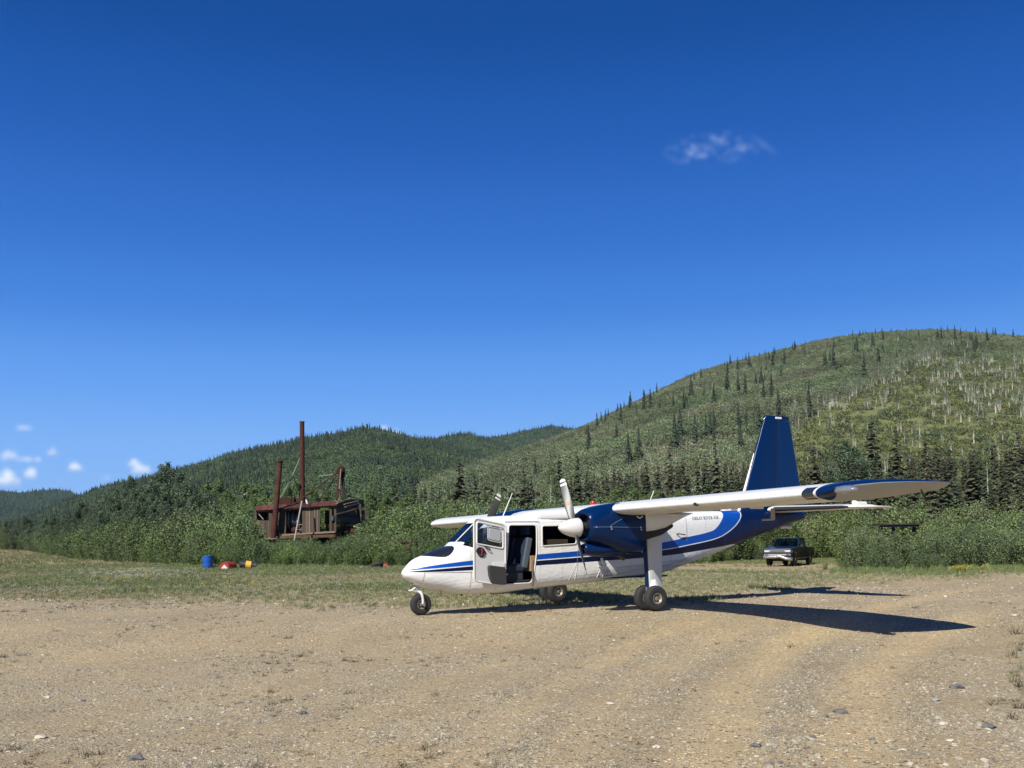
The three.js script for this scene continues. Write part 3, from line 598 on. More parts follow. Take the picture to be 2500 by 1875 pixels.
  scatterMix('willow_thickets', joined.willow, leafMat, spots.willow, 'grey green willow scrub standing among the bushes along the strip', 'willow scrub');
  scatterMix('alder_thickets', joined.alder, leafMat, spots.alder, 'taller light green leafy growth behind the bushes', 'alder wood');
  scatterMix('poplar_thickets', joined.poplar, leafMat, spots.poplar, 'young poplars filling the left end of the thicket', 'poplar wood');
  // far brush closing the left end of the strip
  const far = []; const blob = [41, 42].map((s) => farBlob(s, { h: 3.4, w: 4.5, n: 150, size: .65, tone: [.070, .10, .040] }));
  for (let i = 0; i < 700; i++) { const u = -330 + 470 * r(), d = 300 + 130 * r(), p = place(u, 1300, d), s = .6 + .7 * r(); far.push([onGround(p.x, d), r() * 6.28, s, s, tint(.55, 1.1)]); }
  scatterMix('far_brush', blob, leafMat, far, 'low green brush closing the far left end of the airstrip', 'brush');
  // floor of the wood under everything: low growth out to the hill foot
  const fill = []; for (let i = 0; i < 6000; i++) { const u = 470 + 2180 * r(), d = 100 + 95 * r(), p = place(u, 1300, d), s = .7 + .8 * r(); fill.push([onGround(p.x, d), r() * 6.28, s, s * (.9 + .5 * r()), tint(.6, 1.15)]); }
  scatterMix('wood_undergrowth', blob, leafMat, fill, 'leafy undergrowth between the strip and the foot of the hills', 'undergrowth');
  // single bushes in front of the thicket on the right and by the pickup
  const single = [[2086, 1296, 43, 'tall willow bush at the left end of the right hand scrub'], [2105, 1290, 42, 'willow bush left of and below the dark platform roof'], [2160, 1290, 41], [2205, 1289, 41.5], [2250, 1296, 40.5], [2300, 1284, 41], [2345, 1272, 41.5], [2395, 1285, 43], [2440, 1280, 45], [2485, 1278, 46], [2130, 1335, 40], [2185, 1345, 39.6], [2240, 1340, 39.5], [2290, 1342, 39.6], [2058, 1362, 45], [2015, 1372, 46.5, 'small low bush on the dirt right of the pickup']];
  for (const [i, [u, v, d, label]] of single.sort((a, b) => a[0] - b[0]).entries()) stand(willows, 'willow_bush', u, u, v, d, 2.4, label ?? nth[i] + ' grey green willow bush from the left in the scrub at right', 'bush', 'willow bushes on the right edge of the strip', 1.25);
  const front = [[505, 1320, 64], [560, 1330, 63], [655, 1345, 62.5], [690, 1340, 62], [728, 1350, 61.5], [770, 1338, 61.5], [812, 1332, 61.5], [850, 1325, 61], [890, 1320, 61], [925, 1300, 60], [958, 1325, 59], [985, 1350, 58.5], [470, 1325, 68], [430, 1322, 74], [380, 1330, 80]];
  for (const [i, [u, v, d]] of front.sort((a, b) => a[0] - b[0]).entries()) stand(bushes, 'green_bush', u, u, v, d, 2.0, { 655: 'low green bush under the left end of the wooden machine house', 958: 'green bush behind the white nose of the airplane' }[u] ?? nth[i] + ' green bush from the left along the front of the thicket', 'bush', 'green bushes at the front of the thicket', 1.3);
}
// grass, weeds and flowers ----------------------------------------------------------------------
{
  const r = rngOf(733);
  const tuft = (seed, { n = 16, h = .13, spread = .12, tone = [.20, .19, .085], lean = .5, heads }) => {
    const q = rngOf(seed), L = new Leaves();
    for (let i = 0; i < n; i++) {
      const a = q() * 6.28, o = V(Math.cos(a) * spread * q(), 0, Math.sin(a) * spread * q()), hh = h * (.5 + .7 * q()), tip = o.clone().add(V((q() - .5) * lean * h, hh, (q() - .5) * lean * h)), s = V(Math.cos(a + 1.6), 0, Math.sin(a + 1.6)).multiplyScalar(.006 + .02 * h), k = .65 + .7 * q(), c = [tone[0] * k * (.8 + .4 * q()), tone[1] * k, tone[2] * k];
      L.tri(o.clone().sub(s), o.clone().add(s), tip, c);
      if (heads && q() < heads[3]) for (let j = 0; j < 3; j++) { const b = j * 1.05, e = .022; L.tri(tip.clone().add(V(Math.cos(b) * e, .004, Math.sin(b) * e)), tip.clone().add(V(Math.cos(b + 2.1) * e, .006, Math.sin(b + 2.1) * e)), tip.clone().add(V(Math.cos(b + 4.2) * e, .01, Math.sin(b + 4.2) * e)), heads.slice(0, 3)); }
    }
    return L.build();
  };
  const dry = [1, 2, 3].map((s) => tuft(s, { tone: [.28, .25, .14] })), green = [4, 5, 6].map((s) => tuft(s, { h: .15, n: 18, tone: [.11, .145, .045] })), flower = [7, 8].map((s) => tuft(s, { h: .14, tone: [.15, .17, .07], heads: [.70, .67, .56, .45] })), yellow = [9].map((s) => tuft(s, { h: .18, tone: [.16, .19, .04], heads: [.80, .62, .06, .8] })), weed = [10, 11, 12].map((s) => tuft(s, { h: .10, n: 18, spread: .13, tone: [.070, .062, .028], lean: 3.2 }));
  const A = { dry: [], green: [], flower: [], yellow: [], weed: [] };
  const col = (a, b) => { const k = a + (b - a) * r(); return lin(k, k * (.94 + .12 * r()), k); };
  for (let i = 0; i < 190000; i++) {
    const d = 20 + 60 * Math.pow(r(), 1.1), x = (r() - .5) * 1.12 * d, g = grassAt(x, d);
    if (r() > g * .95) continue;
    const lush = smoothstep(fbm(x / 6, d / 6, 21, 3) + (d - 40) * .012 + (x > -22 && x < 0 ? .12 : 0), -.05, .25), s = .4 + .7 * r() * (.6 + .5 * lush), p = onGround(x, d, -.01), k = r();
    if (k < .50 * lush + .10) A.green.push([p, r() * 6.28, s, s, col(.8, 1.3)]); else if (k < .80) A.dry.push([p, r() * 6.28, s, s * .75, col(.75, 1.25)]); else A.flower.push([p, r() * 6.28, s, s, col(.9, 1.1)]);
  }
  // far turf along the left edge of the strip
  for (let i = 0; i < 26000; i++) { const d = 75 + 190 * r(), x = -(.14 + .42 * r()) * d, g = grassAt(x, d); if (r() > g) continue; const s = 1 + 1.2 * r(); (r() < .5 ? A.green : A.dry).push([onGround(x, d), r() * 6.28, s * 1.3, s * .8, col(.8, 1.2)]); }
  // taller green grass at the foot of the thickets
  for (const [u0, u1, d0, dd, n] of [[420, 1050, 59, 4, 3600], [2025, 2420, 38, 3, 1700], [2400, 2560, 39.5, 5, 1500], [180, 480, 72, 36, 3000]])
    for (let i = 0; i < n; i++) { const u = u0 + (u1 - u0) * r(), d = d0 + dd * r() + (u < 480 ? (480 - u) * .16 : 0), p = place(u, 1300, d), s = .6 + 1.3 * r() * r() + .3 * r(); if (fbm(p.x / 1.3, d / 1.3, 61, 2) < -.12) continue; A.green.push([onGround(p.x, d), r() * 6.28, s, s, col(.9, 1.5)]); }
  for (let i = 0; i < 34; i++) { const u = 2318 + 85 * r(), d = 36.8 + .9 * r() + (u - 2318) * .010, p = place(u, 1300, d), s = .8 + .6 * r(); A.yellow.push([onGround(p.x, d), r() * 6.28, s, s, col(.9, 1.1)]); }
  for (const [u, d, n] of [[335, 57, 34], [290, 40, 20], [345, 43, 12], [700, 48, 8], [1750, 50, 6], [530, 38, 8], [600, 33, 6]]) for (let i = 0; i < n; i++) { const p = place(u + 60 * (r() + r() - 1), 1300, d + 6 * (r() + r() - 1)), s = .6 + .5 * r(); A.yellow.push([onGround(p.x, d), r() * 6.28, s, s, col(.9, 1.1)]); }
  for (let i = 0; i < 900; i++) { const u = 190 + 170 * (r() + r() - .2), d = 42 + 17 * r(), p = place(u, 1300, d), s = .8 + .6 * r(); A.flower.push([onGround(p.x, d), r() * 6.28, s, s, col(1, 1.2)]); }
  // sparse weeds in the gravel in front
  for (let i = 0; i < 11000; i++) {
    const d = 6 + 19 * Math.pow(r(), .8), x = (r() - .5) * 1.1 * d, left = smoothstep(-x + (d - 14) * .15, -2.5, 2), dens = clamp(.1 + 1.8 * fbm(x / 2.4, d / 2.4, 31, 3), 0, 1) * (.06 + .6 * left) + smoothstep(x, .42 * d, .5 * d) * .12;
    if (r() > dens) continue;
    const s = .3 + .6 * r() * r() * r(); A.weed.push([onGround(x, d, -.005), r() * 6.28, s, s * (.6 + .6 * r()), col(.7, 1.4)]);
  }
  for (let i = 0; i < 26; i++) { const p = place(2450 + 80 * r(), 1300, 7.4 + 9 * r()), s = .6 + .9 * r() * r(); (r() < .5 ? A.dry : A.weed).push([onGround(p.x, -p.z), r() * 6.28, s * .7, s * 1.3, col(.5, .9)]); }
  scatterMix('dry_grass', dry, turfMat, A.dry, 'dry straw coloured grass over the verge of the strip', 'grass');
  scatterMix('green_grass', green, turfMat, A.green, 'short green grass along the edge of the strip', 'grass');
  scatterMix('white_flowers', flower, turfMat, A.flower, 'small white flowers and clover in the grass', 'flowers');
  scatterMix('yellow_flowers', yellow, turfMat, A.yellow, 'yellow flowers in patches at the edge of the gravel', 'flowers');
  scatterMix('gravel_weeds', weed, turfMat, A.weed, 'small dark weeds sprouting from the gravel', 'weeds');
}
// loose stones on the gravel ----------------------------------------------------------------------
{
  const r = rngOf(909);
  const stone = (seed, flat) => { const q = rngOf(seed), g = new THREE.IcosahedronGeometry(.5, 1), p = g.attributes.position, v = V(0, 0, 0), key = {}; for (let i = 0; i < p.count; i++) { v.fromBufferAttribute(p, i); const k = v.toArray().map((c) => c.toFixed(2)).join(); key[k] ??= .68 + .5 * q(); v.multiplyScalar(key[k]); p.setXYZ(i, v.x, v.y * flat, v.z * .8); } g.computeVertexNormals(); g.deleteAttribute('uv'); return g; };
  const geos = [stone(1, .55), stone(2, .7), stone(3, .42), stone(4, .6)], mat = new THREE.MeshStandardMaterial({ roughness: .9, color: lin(1, 1, 1) });
  const tone = () => { const k = r(), b = .8 + .4 * r(); return k < .62 ? lin(.29 * b, .26 * b, .19 * b) : k < .76 ? lin(.42 * b, .385 * b, .30 * b) : k < .93 ? lin(.155 * b, .14 * b, .115 * b) : lin(.22 * b, .165 * b, .115 * b); };
  const list = [];
  for (let i = 0; i < 330000; i++) {
    const d = 5.2 + 22 * Math.pow(r(), 1.7), x = (r() - .5) * 1.08 * d; if (fbm(x / 1.6, d / 1.6, 41, 3) < -.18 + .25 * r() || r() < wheelTrack(x, d) * .9) continue;
    const s = (.006 + .010 * r() + .035 * Math.pow(r(), 22)) * (.75 + d * .03); list.push([onGround(x, d, .0), r() * 6.28, s, s, tone()]);
  }
  for (let i = 0; i < 26000; i++) { const d = 5.4 + 14 * Math.pow(r(), 1.4), x = (r() - .5) * 1.08 * d; if (r() > wheelTrack(x, d, true) * 1.3) continue; const s = (.010 + .02 * r() + .03 * Math.pow(r(), 10)) * (.75 + d * .02); list.push([onGround(x, d), r() * 6.28, s, s, tone()]); }
  for (let i = 0; i < 900; i++) { const d = 6.2 + 3.2 * r(), x = (.24 + .27 * r()) * d, s = .02 + .07 * Math.pow(r(), 3); if (fbm(x / .7, d / .7, 44, 2) < 0) continue; list.push([onGround(x, d), r() * 6.28, s, s, tone()]); }   // stony patch lower right
  for (let i = 0; i < 4600; i++) { const d = 22 + 32 * r(), x = (r() - .5) * 1.05 * d, s = .035 + .08 * Math.pow(r(), 4); list.push([onGround(x, d, .01), r() * 6.28, s, s, tone().multiplyScalar(1.15)]); }
  scatterMix('gravel_stones', geos, mat, list, 'loose pale and grey gravel stones over the bare ground', 'gravel');
  // the largest stones, one by one
  const big = [[98, 1802, .13, 2, 'pale flat stone near the lower left corner'], [195, 1712, .10, 1, 'grey stone in the left foreground gravel'], [115, 1704, .09, 0, 'cream stone left of the grey stone at the left'], [330, 1855, .13, 3, 'dark slate stone at the bottom edge on the left'], [1603, 1825, .07, 0, 'small round cream stone near the bottom middle'], [2052, 1740, .14, 3, 'dark slate slab in the lower right gravel'], [2284, 1711, .11, 1, 'grey stone above the slate slab at lower right'], [2334, 1680, .16, 3, 'flat grey green slab in the stony patch at right'], [2152, 1577, .08, 3, 'lone dark grey stone below the wing shadow'], [2478, 1503, .13, 0, 'flat white stone at the right edge'], [2413, 1776, .15, 3, 'blue grey slab at the lower right'], [1845, 1822, .10, 3, 'dark stone in the tyre track at the bottom'], [2320, 1810, .08, 0, 'white pebble at the lower right'], [1490, 1719, .10, 0, 'pale stone lying alone in the middle foreground'], [740, 1742, .10, 3, 'dark flat stone left of the middle foreground']];
  const tones = [lin(.55, .51, .42), lin(.26, .25, .24), lin(.50, .44, .33), lin(.125, .125, .12)];
  for (const [u, v, s, t, label] of big) {
    const ry = rayOf(u, v); let d = 8; for (let k = 0; k < 12; k++) { const p = V(ry.x * d / ry.z, 0, 0); d = (groundY(p.x, d) - EYE) / ry.y * ry.z; }
    const x = ry.x * d / ry.z, o = mesh('rock', geos[(u + t) % 4], std(tones[t], .85)); o.name = numbered('rock'); o.position.copy(onGround(x, d, s * .08)); o.scale.set(s * 1.0, s * .62, s * 1.0); o.rotation.y = u % 6; tag(o, label, 'stone');
  }
}
// openings in the side of the fuselage, in metres (x aft, y up)
const DOORHOLE = [[1.605, 1.675], [2.215, 1.675], [2.195, 1.14], [2.145, .77], [2.095, .555], [1.465, .545], [1.55, 1.15]];
const WIN2 = [[2.335, 1.655], [3.12, 1.665], [3.10, 1.295], [2.32, 1.262]];
const WIN3 = [[3.30, 1.668], [4.05, 1.68], [4.03, 1.33], [3.28, 1.30]];
const WINR1 = [[1.62, 1.66], [2.15, 1.66], [2.12, 1.28], [1.57, 1.26]];
const QUARTER = [[.70, 1.30], [.90, 1.478], [1.06, 1.62], [1.40, 1.68], [1.38, 1.245], [.86, 1.255]];
// ================================================================ the aircraft
// own axes: x aft from the nose wheel, y up, z to its left
const plane = thing('propeller_airplane', 'white and blue twin propeller airplane with high wing and its front door swung open', 'airplane', V(-1.752, 0, -19.399), 0.4998);
const M = {
  white: phys(lin(.72, .72, .70), .34, { clearcoat: .35, clearcoatRoughness: .2 }),
  navy: phys(lin(.001, .016, .072), .24, { specularIntensity: .3, clearcoat: .15, clearcoatRoughness: .08 }),
  trim: std(lin(.62, .62, .57), .5), rubber: std(lin(.022, .022, .023), .82), alloy: std(lin(.42, .36, .26), .42, { metalness: .6 }), steel: std(lin(.45, .45, .45), .35, { metalness: .8 }),
  black: std(lin(.012, .012, .013), .6), dark: std(lin(.02, .024, .035), .8), boot: std(lin(.016, .018, .022), .55),
  glass: phys(lin(.86, .90, .93), .03, { transmission: 1, thickness: 0, ior: 1.5 }),
  smoke: phys(lin(.45, .50, .55), .04, { transmission: 1, thickness: 0, ior: 1.5 }),
  blade: std(lin(1, 1, 1), .42, { vertexColors: true, metalness: .15 }), seam: std(lin(.20, .20, .19), .8),
  seat: std(lin(.010, .020, .042), .95), seatGrey: std(lin(.065, .085, .105), .9), cloth: std(lin(.012, .025, .09), .9),
};
const hornOf = (name, geo, mat, parent) => mesh(name, geo, mat, parent ?? plane);
// fuselage: sections along x
const F = {
  zb: curve([[-.375, .785], [-.345, .725], [-.28, .672], [-.17, .605], [0, .525], [.2, .462], [.45, .405], [.7, .376], [1.0, .366], [1.45, .368], [1.7, .384], [2.26, .435], [3.0, .477], [3.8, .522], [5.0, .612], [5.45, .665], [5.95, .785], [6.7, .985], [7.58, 1.225], [8.63, 1.51], [9.2, 1.66], [9.75, 1.79]]),
  zt: curve([[-.375, .795], [-.345, .85], [-.28, .92], [-.17, 1.02], [-.05, 1.085], [.15, 1.15], [.40, 1.235], [.60, 1.285], [.70, 1.335], [.88, 1.495], [1.08, 1.672], [1.18, 1.76], [1.27, 1.81], [1.4, 1.842], [1.6, 1.86], [1.8, 1.865], [2.6, 1.875], [3.8, 1.90], [5.2, 1.93], [6.5, 1.96], [8, 1.985], [9.2, 1.985], [9.75, 1.95]]),
  w: curve([[-.375, .01], [-.345, .10], [-.28, .17], [-.17, .265], [0, .37], [.2, .445], [.45, .495], [.7, .525], [1.0, .56], [1.4, .588], [3, .595], [4.6, .59], [5.4, .565], [6.2, .515], [7, .445], [8, .335], [9, .19], [9.75, .05]]),
  n: curve([[-.375, 2], [-.17, 2.1], [.2, 2.5], [.5, 3.2], [.75, 4.6], [1.0, 5.2], [1.5, 5.6], [4.5, 5.6], [6, 4.4], [8, 3.4], [9.75, 2.4]]),
};
function skinZ(s, y, inset = 0) {   // half-width of the fuselage at station s and height y
  const b = F.zb(s), t = F.zt(s), h = (t - b) / 2, k = clamp((y - (b + t) / 2) / h, -.999, .999), n = F.n(s);
  return Math.max(.001, F.w(s) * (1 - .035 * Math.max(0, k) - .045 * Math.max(0, -k)) * Math.pow(1 - Math.pow(Math.abs(k), n), 1 / n) - inset);
}
const skin = (s, y, off = 0, side = 1) => V(s, y, side * (skinZ(s, y) + off));
function ring(s, shrink, N) {
  const b = F.zb(s) + shrink, t = F.zt(s) - shrink, h = Math.max(.002, (t - b) / 2), c = (b + t) / 2, w = Math.max(.002, F.w(s) - shrink), e = 2 / F.n(s), out = [];
  for (let j = 0; j < N; j++) {
    const a = (j + .5) / N * 2 * Math.PI, ca = Math.cos(a), sa = Math.sin(a), k = Math.sign(sa) * Math.pow(Math.abs(sa), e);
    out.push(V(s, c + h * k, w * (1 - .035 * Math.max(0, k) - .045 * Math.max(0, -k)) * Math.sign(ca) * Math.pow(Math.abs(ca), e)));
  }
  return out;
}
// livery: paint only, laid out in metres along the side
const LX0 = -.5, LX1 = 10, LY0 = .2, LY1 = 2.3;
const stripeTop = straight([[-.365, .835], [-.06, .905], [.81, 1.012], [2.2, 1.10], [3.14, 1.15], [5.28, 1.30], [5.91, 1.40], [6.4, 1.475]]);
const livery = canvasMap(2048, 512, (c, W, H) => {
  const X = (s) => (s - LX0) / (LX1 - LX0) * W, Y = (y) => H - (y - LY0) / (LY1 - LY0) * H, r = rngOf(3);
  c.fillStyle = '#dedfdc'; c.fillRect(0, 0, W, H);
  for (let i = 0; i < 900; i++) { c.fillStyle = `rgba(${150 + 40 * r()},${148 + 40 * r()},${138 + 36 * r()},${.02 + .05 * r()})`; c.beginPath(); c.ellipse(W * r(), H * (.3 + .7 * r()), 3 + 26 * r(), 1 + 4 * r(), 0, 0, 7); c.fill(); }
  for (let i = 0; i < 500; i++) { c.fillStyle = `rgba(120,108,88,${.03 + .10 * r()})`; c.beginPath(); c.ellipse(W * Math.pow(r(), .8) * .75, Y(.38 + .3 * r() * r()), 1 + 5 * r(), .6 + 1.5 * r(), 0, 0, 7); c.fill(); }   // mud specks along the belly
  const poly = (pts, col) => { c.fillStyle = col; c.beginPath(); pts.forEach(([s, y], i) => i ? c.lineTo(X(s), Y(y)) : c.moveTo(X(s), Y(y))); c.closePath(); c.fill(); };
  const spline = (pts) => { const f = new THREE.CatmullRomCurve3(pts.map(([a, b]) => V(a, b, 0)), false, 'centripetal'); return f.getPoints(90).map((p) => [p.x, p.y]); };
  const blueTop = spline([[-.365, .84], [-.06, .91], [.81, 1.012], [2.2, 1.10], [3.14, 1.152], [5.28, 1.30], [5.91, 1.40], [6.5, 1.495], [6.72, 1.56], [6.92, 1.73], [7.06, 1.93], [7.1, 2.35]]);
  const whiteLine = spline([[-.365, .832], [-.06, .858], [.81, .915], [2.2, .988], [3.13, 1.033], [5.3, 1.15], [5.95, 1.233], [6.74, 1.36], [7.02, 1.452], [7.34, 1.63], [7.54, 1.82], [7.62, 2.0], [7.63, 2.35]]);
  const navyLow = spline([[-.365, .822], [-.06, .815], [.82, .832], [2.18, .888], [3.11, .922], [5.29, 1.02], [6.17, 1.10], [7.0, 1.195], [7.38, 1.235], [7.46, 1.20], [7.44, 1.1]]);
  poly([...blueTop, ...whiteLine.slice().reverse()], '#0c4aa4');
  poly([...whiteLine, [10.2, 2.35], [10.2, .1], [7.44, .1], ...navyLow.slice().reverse()], '#061233');
  poly([[7.0, 1.3], ...whiteLine.filter((p) => p[0] > 6.9), [10.2, 2.35], [10.2, .1], [7.44, .1], ...navyLow.filter((p) => p[0] > 6.9).reverse()], '#041a42');
  c.strokeStyle = '#dedfdc'; c.lineWidth = 5; c.beginPath(); whiteLine.forEach(([s, y], i) => i ? c.lineTo(X(s), Y(y)) : c.moveTo(X(s), Y(y))); c.stroke();
  // skin joints and rivet rows
  c.lineWidth = 1.3; c.strokeStyle = 'rgba(96,98,100,.42)';
  const joint = (pts) => { c.beginPath(); pts.forEach(([q, y], i) => i ? c.lineTo(X(q), Y(y)) : c.moveTo(X(q), Y(y))); c.stroke(); };
  for (const q of [-.06, .80, 1.32, 2.27, 2.78, 3.3, 3.85, 4.4, 4.95, 5.45, 5.91, 6.45, 7.0, 7.5, 8.0, 8.5, 9.0]) joint([[q, .3], [q + .02, 2.3]]);
  joint([[-.1, .80], [1.4, .78]]); joint([[2.2, .60], [5.2, .80]]); joint([[2.2, 1.72], [7, 1.87]]); joint([[1.3, 1.78], [4.4, 1.80]]); joint([[5.2, .80], [7.2, 1.14]]);
  c.fillStyle = 'rgba(90,92,95,.30)';
  for (const q of [-.03, .83, 2.3, 2.81, 3.33, 3.88, 4.43, 4.98, 5.48, 5.94, 6.48, 7.03, 7.53]) for (let y = .4; y < 2.1; y += .05) c.fillRect(X(q), Y(y), 1.6, 1.6);
  for (let q = 2.3; q < 7; q += .05) c.fillRect(X(q), Y(.58 + Math.max(0, q - 2.2) * .07), 1.6, 1.6);
  // oil and exhaust grime trailing aft below the wing, dust low down
  for (let i = 0; i < 260; i++) { const q = 3.4 + 2.6 * r(); c.fillStyle = `rgba(74,68,60,${.015 + .03 * r()})`; c.beginPath(); c.ellipse(X(q), Y(.55 + (q - 3) * .09 + .16 * r()), 20 + 60 * r(), 1.5 + 3 * r(), -.1, 0, 7); c.fill(); }
  // scuffs
  for (let i = 0; i < 160; i++) { c.fillStyle = `rgba(190,195,200,${.04 + .12 * r()})`; c.fillRect(X(5 + 4.5 * r()), Y(1.0 + .9 * r()), 1 + 7 * r(), 1); }
});
livery.wrapS = livery.wrapT = THREE.ClampToEdgeWrapping;
const liveryUV = (p) => [(p.x - LX0) / (LX1 - LX0), (p.y - LY0) / (LY1 - LY0)];
const rippleMap = dataMap(256, (u, v) => { const t = 6.2832, q = .5 + .22 * Math.sin(t * (3 * u + 1.2 * Math.sin(t * v))) * Math.sin(t * 4 * v + 2 * Math.sin(t * u)) + .16 * Math.sin(t * (7 * u + 2 * v)) * Math.sin(t * (5 * v - u)); return [q, q, q]; });
const ripple = (x, y) => ({ bumpMap: withRepeat(rippleMap, x, y), bumpScale: .004 });
const paintMat = phys(lin(1, 1, 1), .36, { ...ripple(8, 3), map: livery, specularIntensity: .4, clearcoat: .08, clearcoatRoughness: .15 });
{
  const S = []; for (let s = -.375; s < .1; s += .025) S.push(s); for (let s = .1; s < 1.6; s += .05) S.push(s); for (let s = 1.6; s < 9.75; s += .14) S.push(s); S.push(9.75);
  const uv = (p) => liveryUV(p);
  const outer = loft(S.map((s) => ring(s, 0, 72)), { capA: true, capB: true, uv });
  const inS = S.filter((s) => s > .3 && s < 6.2), inner = loft(inS.map((s) => ring(s, .035, 72)), { capA: true, capB: true, uv });
  const ev = new Evaluator(); ev.attributes = ['position', 'normal', 'uv']; ev.useGroups = true;
  const B = (g, m) => { const b = new Brush(g, m); b.updateMatrixWorld(); return b; };
  const cut = (pts, r, z0, z1) => {   // prism with rounded corners cut through the side
    const sh = roundedShape(pts, r), g = new THREE.ExtrudeGeometry(sh, { depth: z1 - z0, bevelEnabled: false, curveSegments: 5 }).translate(0, 0, z0);
    return B(g, M.dark);
  };
  let body = ev.evaluate(B(outer, paintMat), B(inner, M.dark), SUBTRACTION);
  const sub = (b) => { body = ev.evaluate(body, b, SUBTRACTION); };
  sub(cut(DOORHOLE, .06, .3, 1)); sub(cut(WIN2, .045, .3, 1)); sub(cut(WIN3, .045, .3, 1));
  sub(cut(WINR1, .045, -1, -.3));
  sub(cut(QUARTER, .02, .28, 1)); sub(cut(QUARTER, .02, -1, -.28));
  for (const z of [.215, -.215]) {   // two windscreen lights
    const g = new THREE.BoxGeometry(.54, .24, .38).applyMatrix4(new THREE.Matrix4().makeRotationZ(Math.atan2(.415, .47))).translate(.945, 1.545, z);
    sub(B(g, M.dark));
  }
  const g = body.geometry; const mats = body.material;
  const f = new THREE.Mesh(g, mats); f.name = 'fuselage'; f.castShadow = f.receiveShadow = true; plane.add(f);
}
function roundedShape(pts, r) {
  const sh = new THREE.Shape(), n = pts.length;
  for (let i = 0; i < n; i++) {
    const p = V2(...pts[i]), a = V2(...pts[(i + n - 1) % n]), b = V2(...pts[(i + 1) % n]), da = a.clone().sub(p), db = b.clone().sub(p), q = Math.min(r, da.length() * .45, db.length() * .45);
    const s = p.clone().addScaledVector(da.normalize(), q), e = p.clone().addScaledVector(db.normalize(), q);
    i ? sh.lineTo(s.x, s.y) : sh.moveTo(s.x, s.y); sh.quadraticCurveTo(p.x, p.y, e.x, e.y);
  }
  sh.closePath(); return sh;
}
// panes, frames and seams that follow the skin
function pane(pts, r, off, mat, name, side = 1, parent) {
  const g = new THREE.ShapeGeometry(roundedShape(pts, r), 6), p = g.attributes.position;
  for (let i = 0; i < p.count; i++) p.setZ(i, side * (skinZ(p.getX(i), p.getY(i)) + off));
  g.computeVertexNormals(); return mesh(name, g, mat, parent ?? plane);
}
function skinTube(pts, r, rad, off, side = 1, closed = true, n = 64) {
  const c = closed ? roundedShape(pts, r).getPoints(4) : pts.map((p) => V2(...p));
  const dense = []; c.forEach((p, i) => { const q = c[(i + 1) % c.length]; if (!closed && i === c.length - 1) { dense.push(p); return; } const k = Math.max(1, Math.ceil(p.distanceTo(q) / .12)); for (let j = 0; j < k; j++) dense.push(p.clone().lerp(q, j / k)); });
  const v = dense.map((p) => skin(p.x, p.y, off, side)).filter((p, i, a) => !i || p.distanceTo(a[i - 1]) > .004);
  if (closed && v[0].distanceTo(v[v.length - 1]) < .004) v.pop();
  return new THREE.TubeGeometry(new THREE.CatmullRomCurve3(v, closed, 'catmullrom', .2), Math.max(n, v.length * 3), rad, 6, closed);
}
pane(WIN2, .045, -.012, M.smoke, 'window_pane'); pane(WIN3, .045, -.012, M.smoke, 'window_pane'); pane(WINR1, .045, -.012, M.smoke, 'window_pane', -1);
pane(QUARTER, .02, -.012, M.smoke, 'window_pane'); pane(QUARTER, .02, -.012, M.smoke, 'window_pane', -1);
mesh('window_frame', skinTube(WIN2, .05, .012, .002), M.trim, plane); mesh('window_frame', skinTube(WIN3, .05, .012, .002), M.trim, plane);
mesh('door_frame', [skinTube(DOORHOLE, .06, .014, -.004)], M.trim, plane);
mesh('rain_gutter', skinTube([[1.54, 1.735], [1.75, 1.738], [2.0, 1.738], [2.27, 1.738]], 0, .007, .004, 1, false), M.seam, plane);
for (const z of [.215, -.215]) {
  const g = new THREE.BoxGeometry(.56, .006, .41).applyMatrix4(new THREE.Matrix4().makeRotationZ(Math.atan2(.415, .47))).translate(.952, 1.53, z);
  mesh('windscreen', g, M.smoke, plane);
}
// dark anti-glare panel on the nose, 4 mm proud of the skin
{
  const pos = [], idx = [], nu = 26, nv = 18;
  for (let i = 0; i <= nu; i++) for (let j = 0; j <= nv; j++) {
    const t = i / nu, half = .50 * Math.pow(Math.sin(Math.PI * clamp(.03 + .95 * t, 0, 1)), .55) * (.62 + .38 * t), z = lerp(-half, half, j / nv), s = .03 + t * (.58 + .06 * smoothstep(Math.abs(z), .15, .43));
    const R = ring(s, -.004, 160).filter((p) => p.y > (F.zb(s) + F.zt(s)) / 2).sort((a, b) => a.z - b.z); let k = 0; while (k < R.length - 2 && R[k + 1].z < z) k++;
    const y = lerp(R[k].y, R[k + 1].y, clamp((z - R[k].z) / (R[k + 1].z - R[k].z + 1e-9), 0, 1)); pos.push(s, y, z);
  }
  for (let i = 0; i < nu; i++) for (let j = 0; j < nv; j++) { const a = i * (nv + 1) + j; idx.push(a, a + 1, a + nv + 1, a + 1, a + nv + 2, a + nv + 1); }
  const g = new THREE.BufferGeometry(); g.setAttribute('position', new THREE.Float32BufferAttribute(pos, 3)); g.setIndex(idx); g.computeVertexNormals();
  mesh('anti_glare_panel', g, phys(lin(.010, .013, .020), .4), plane);
}
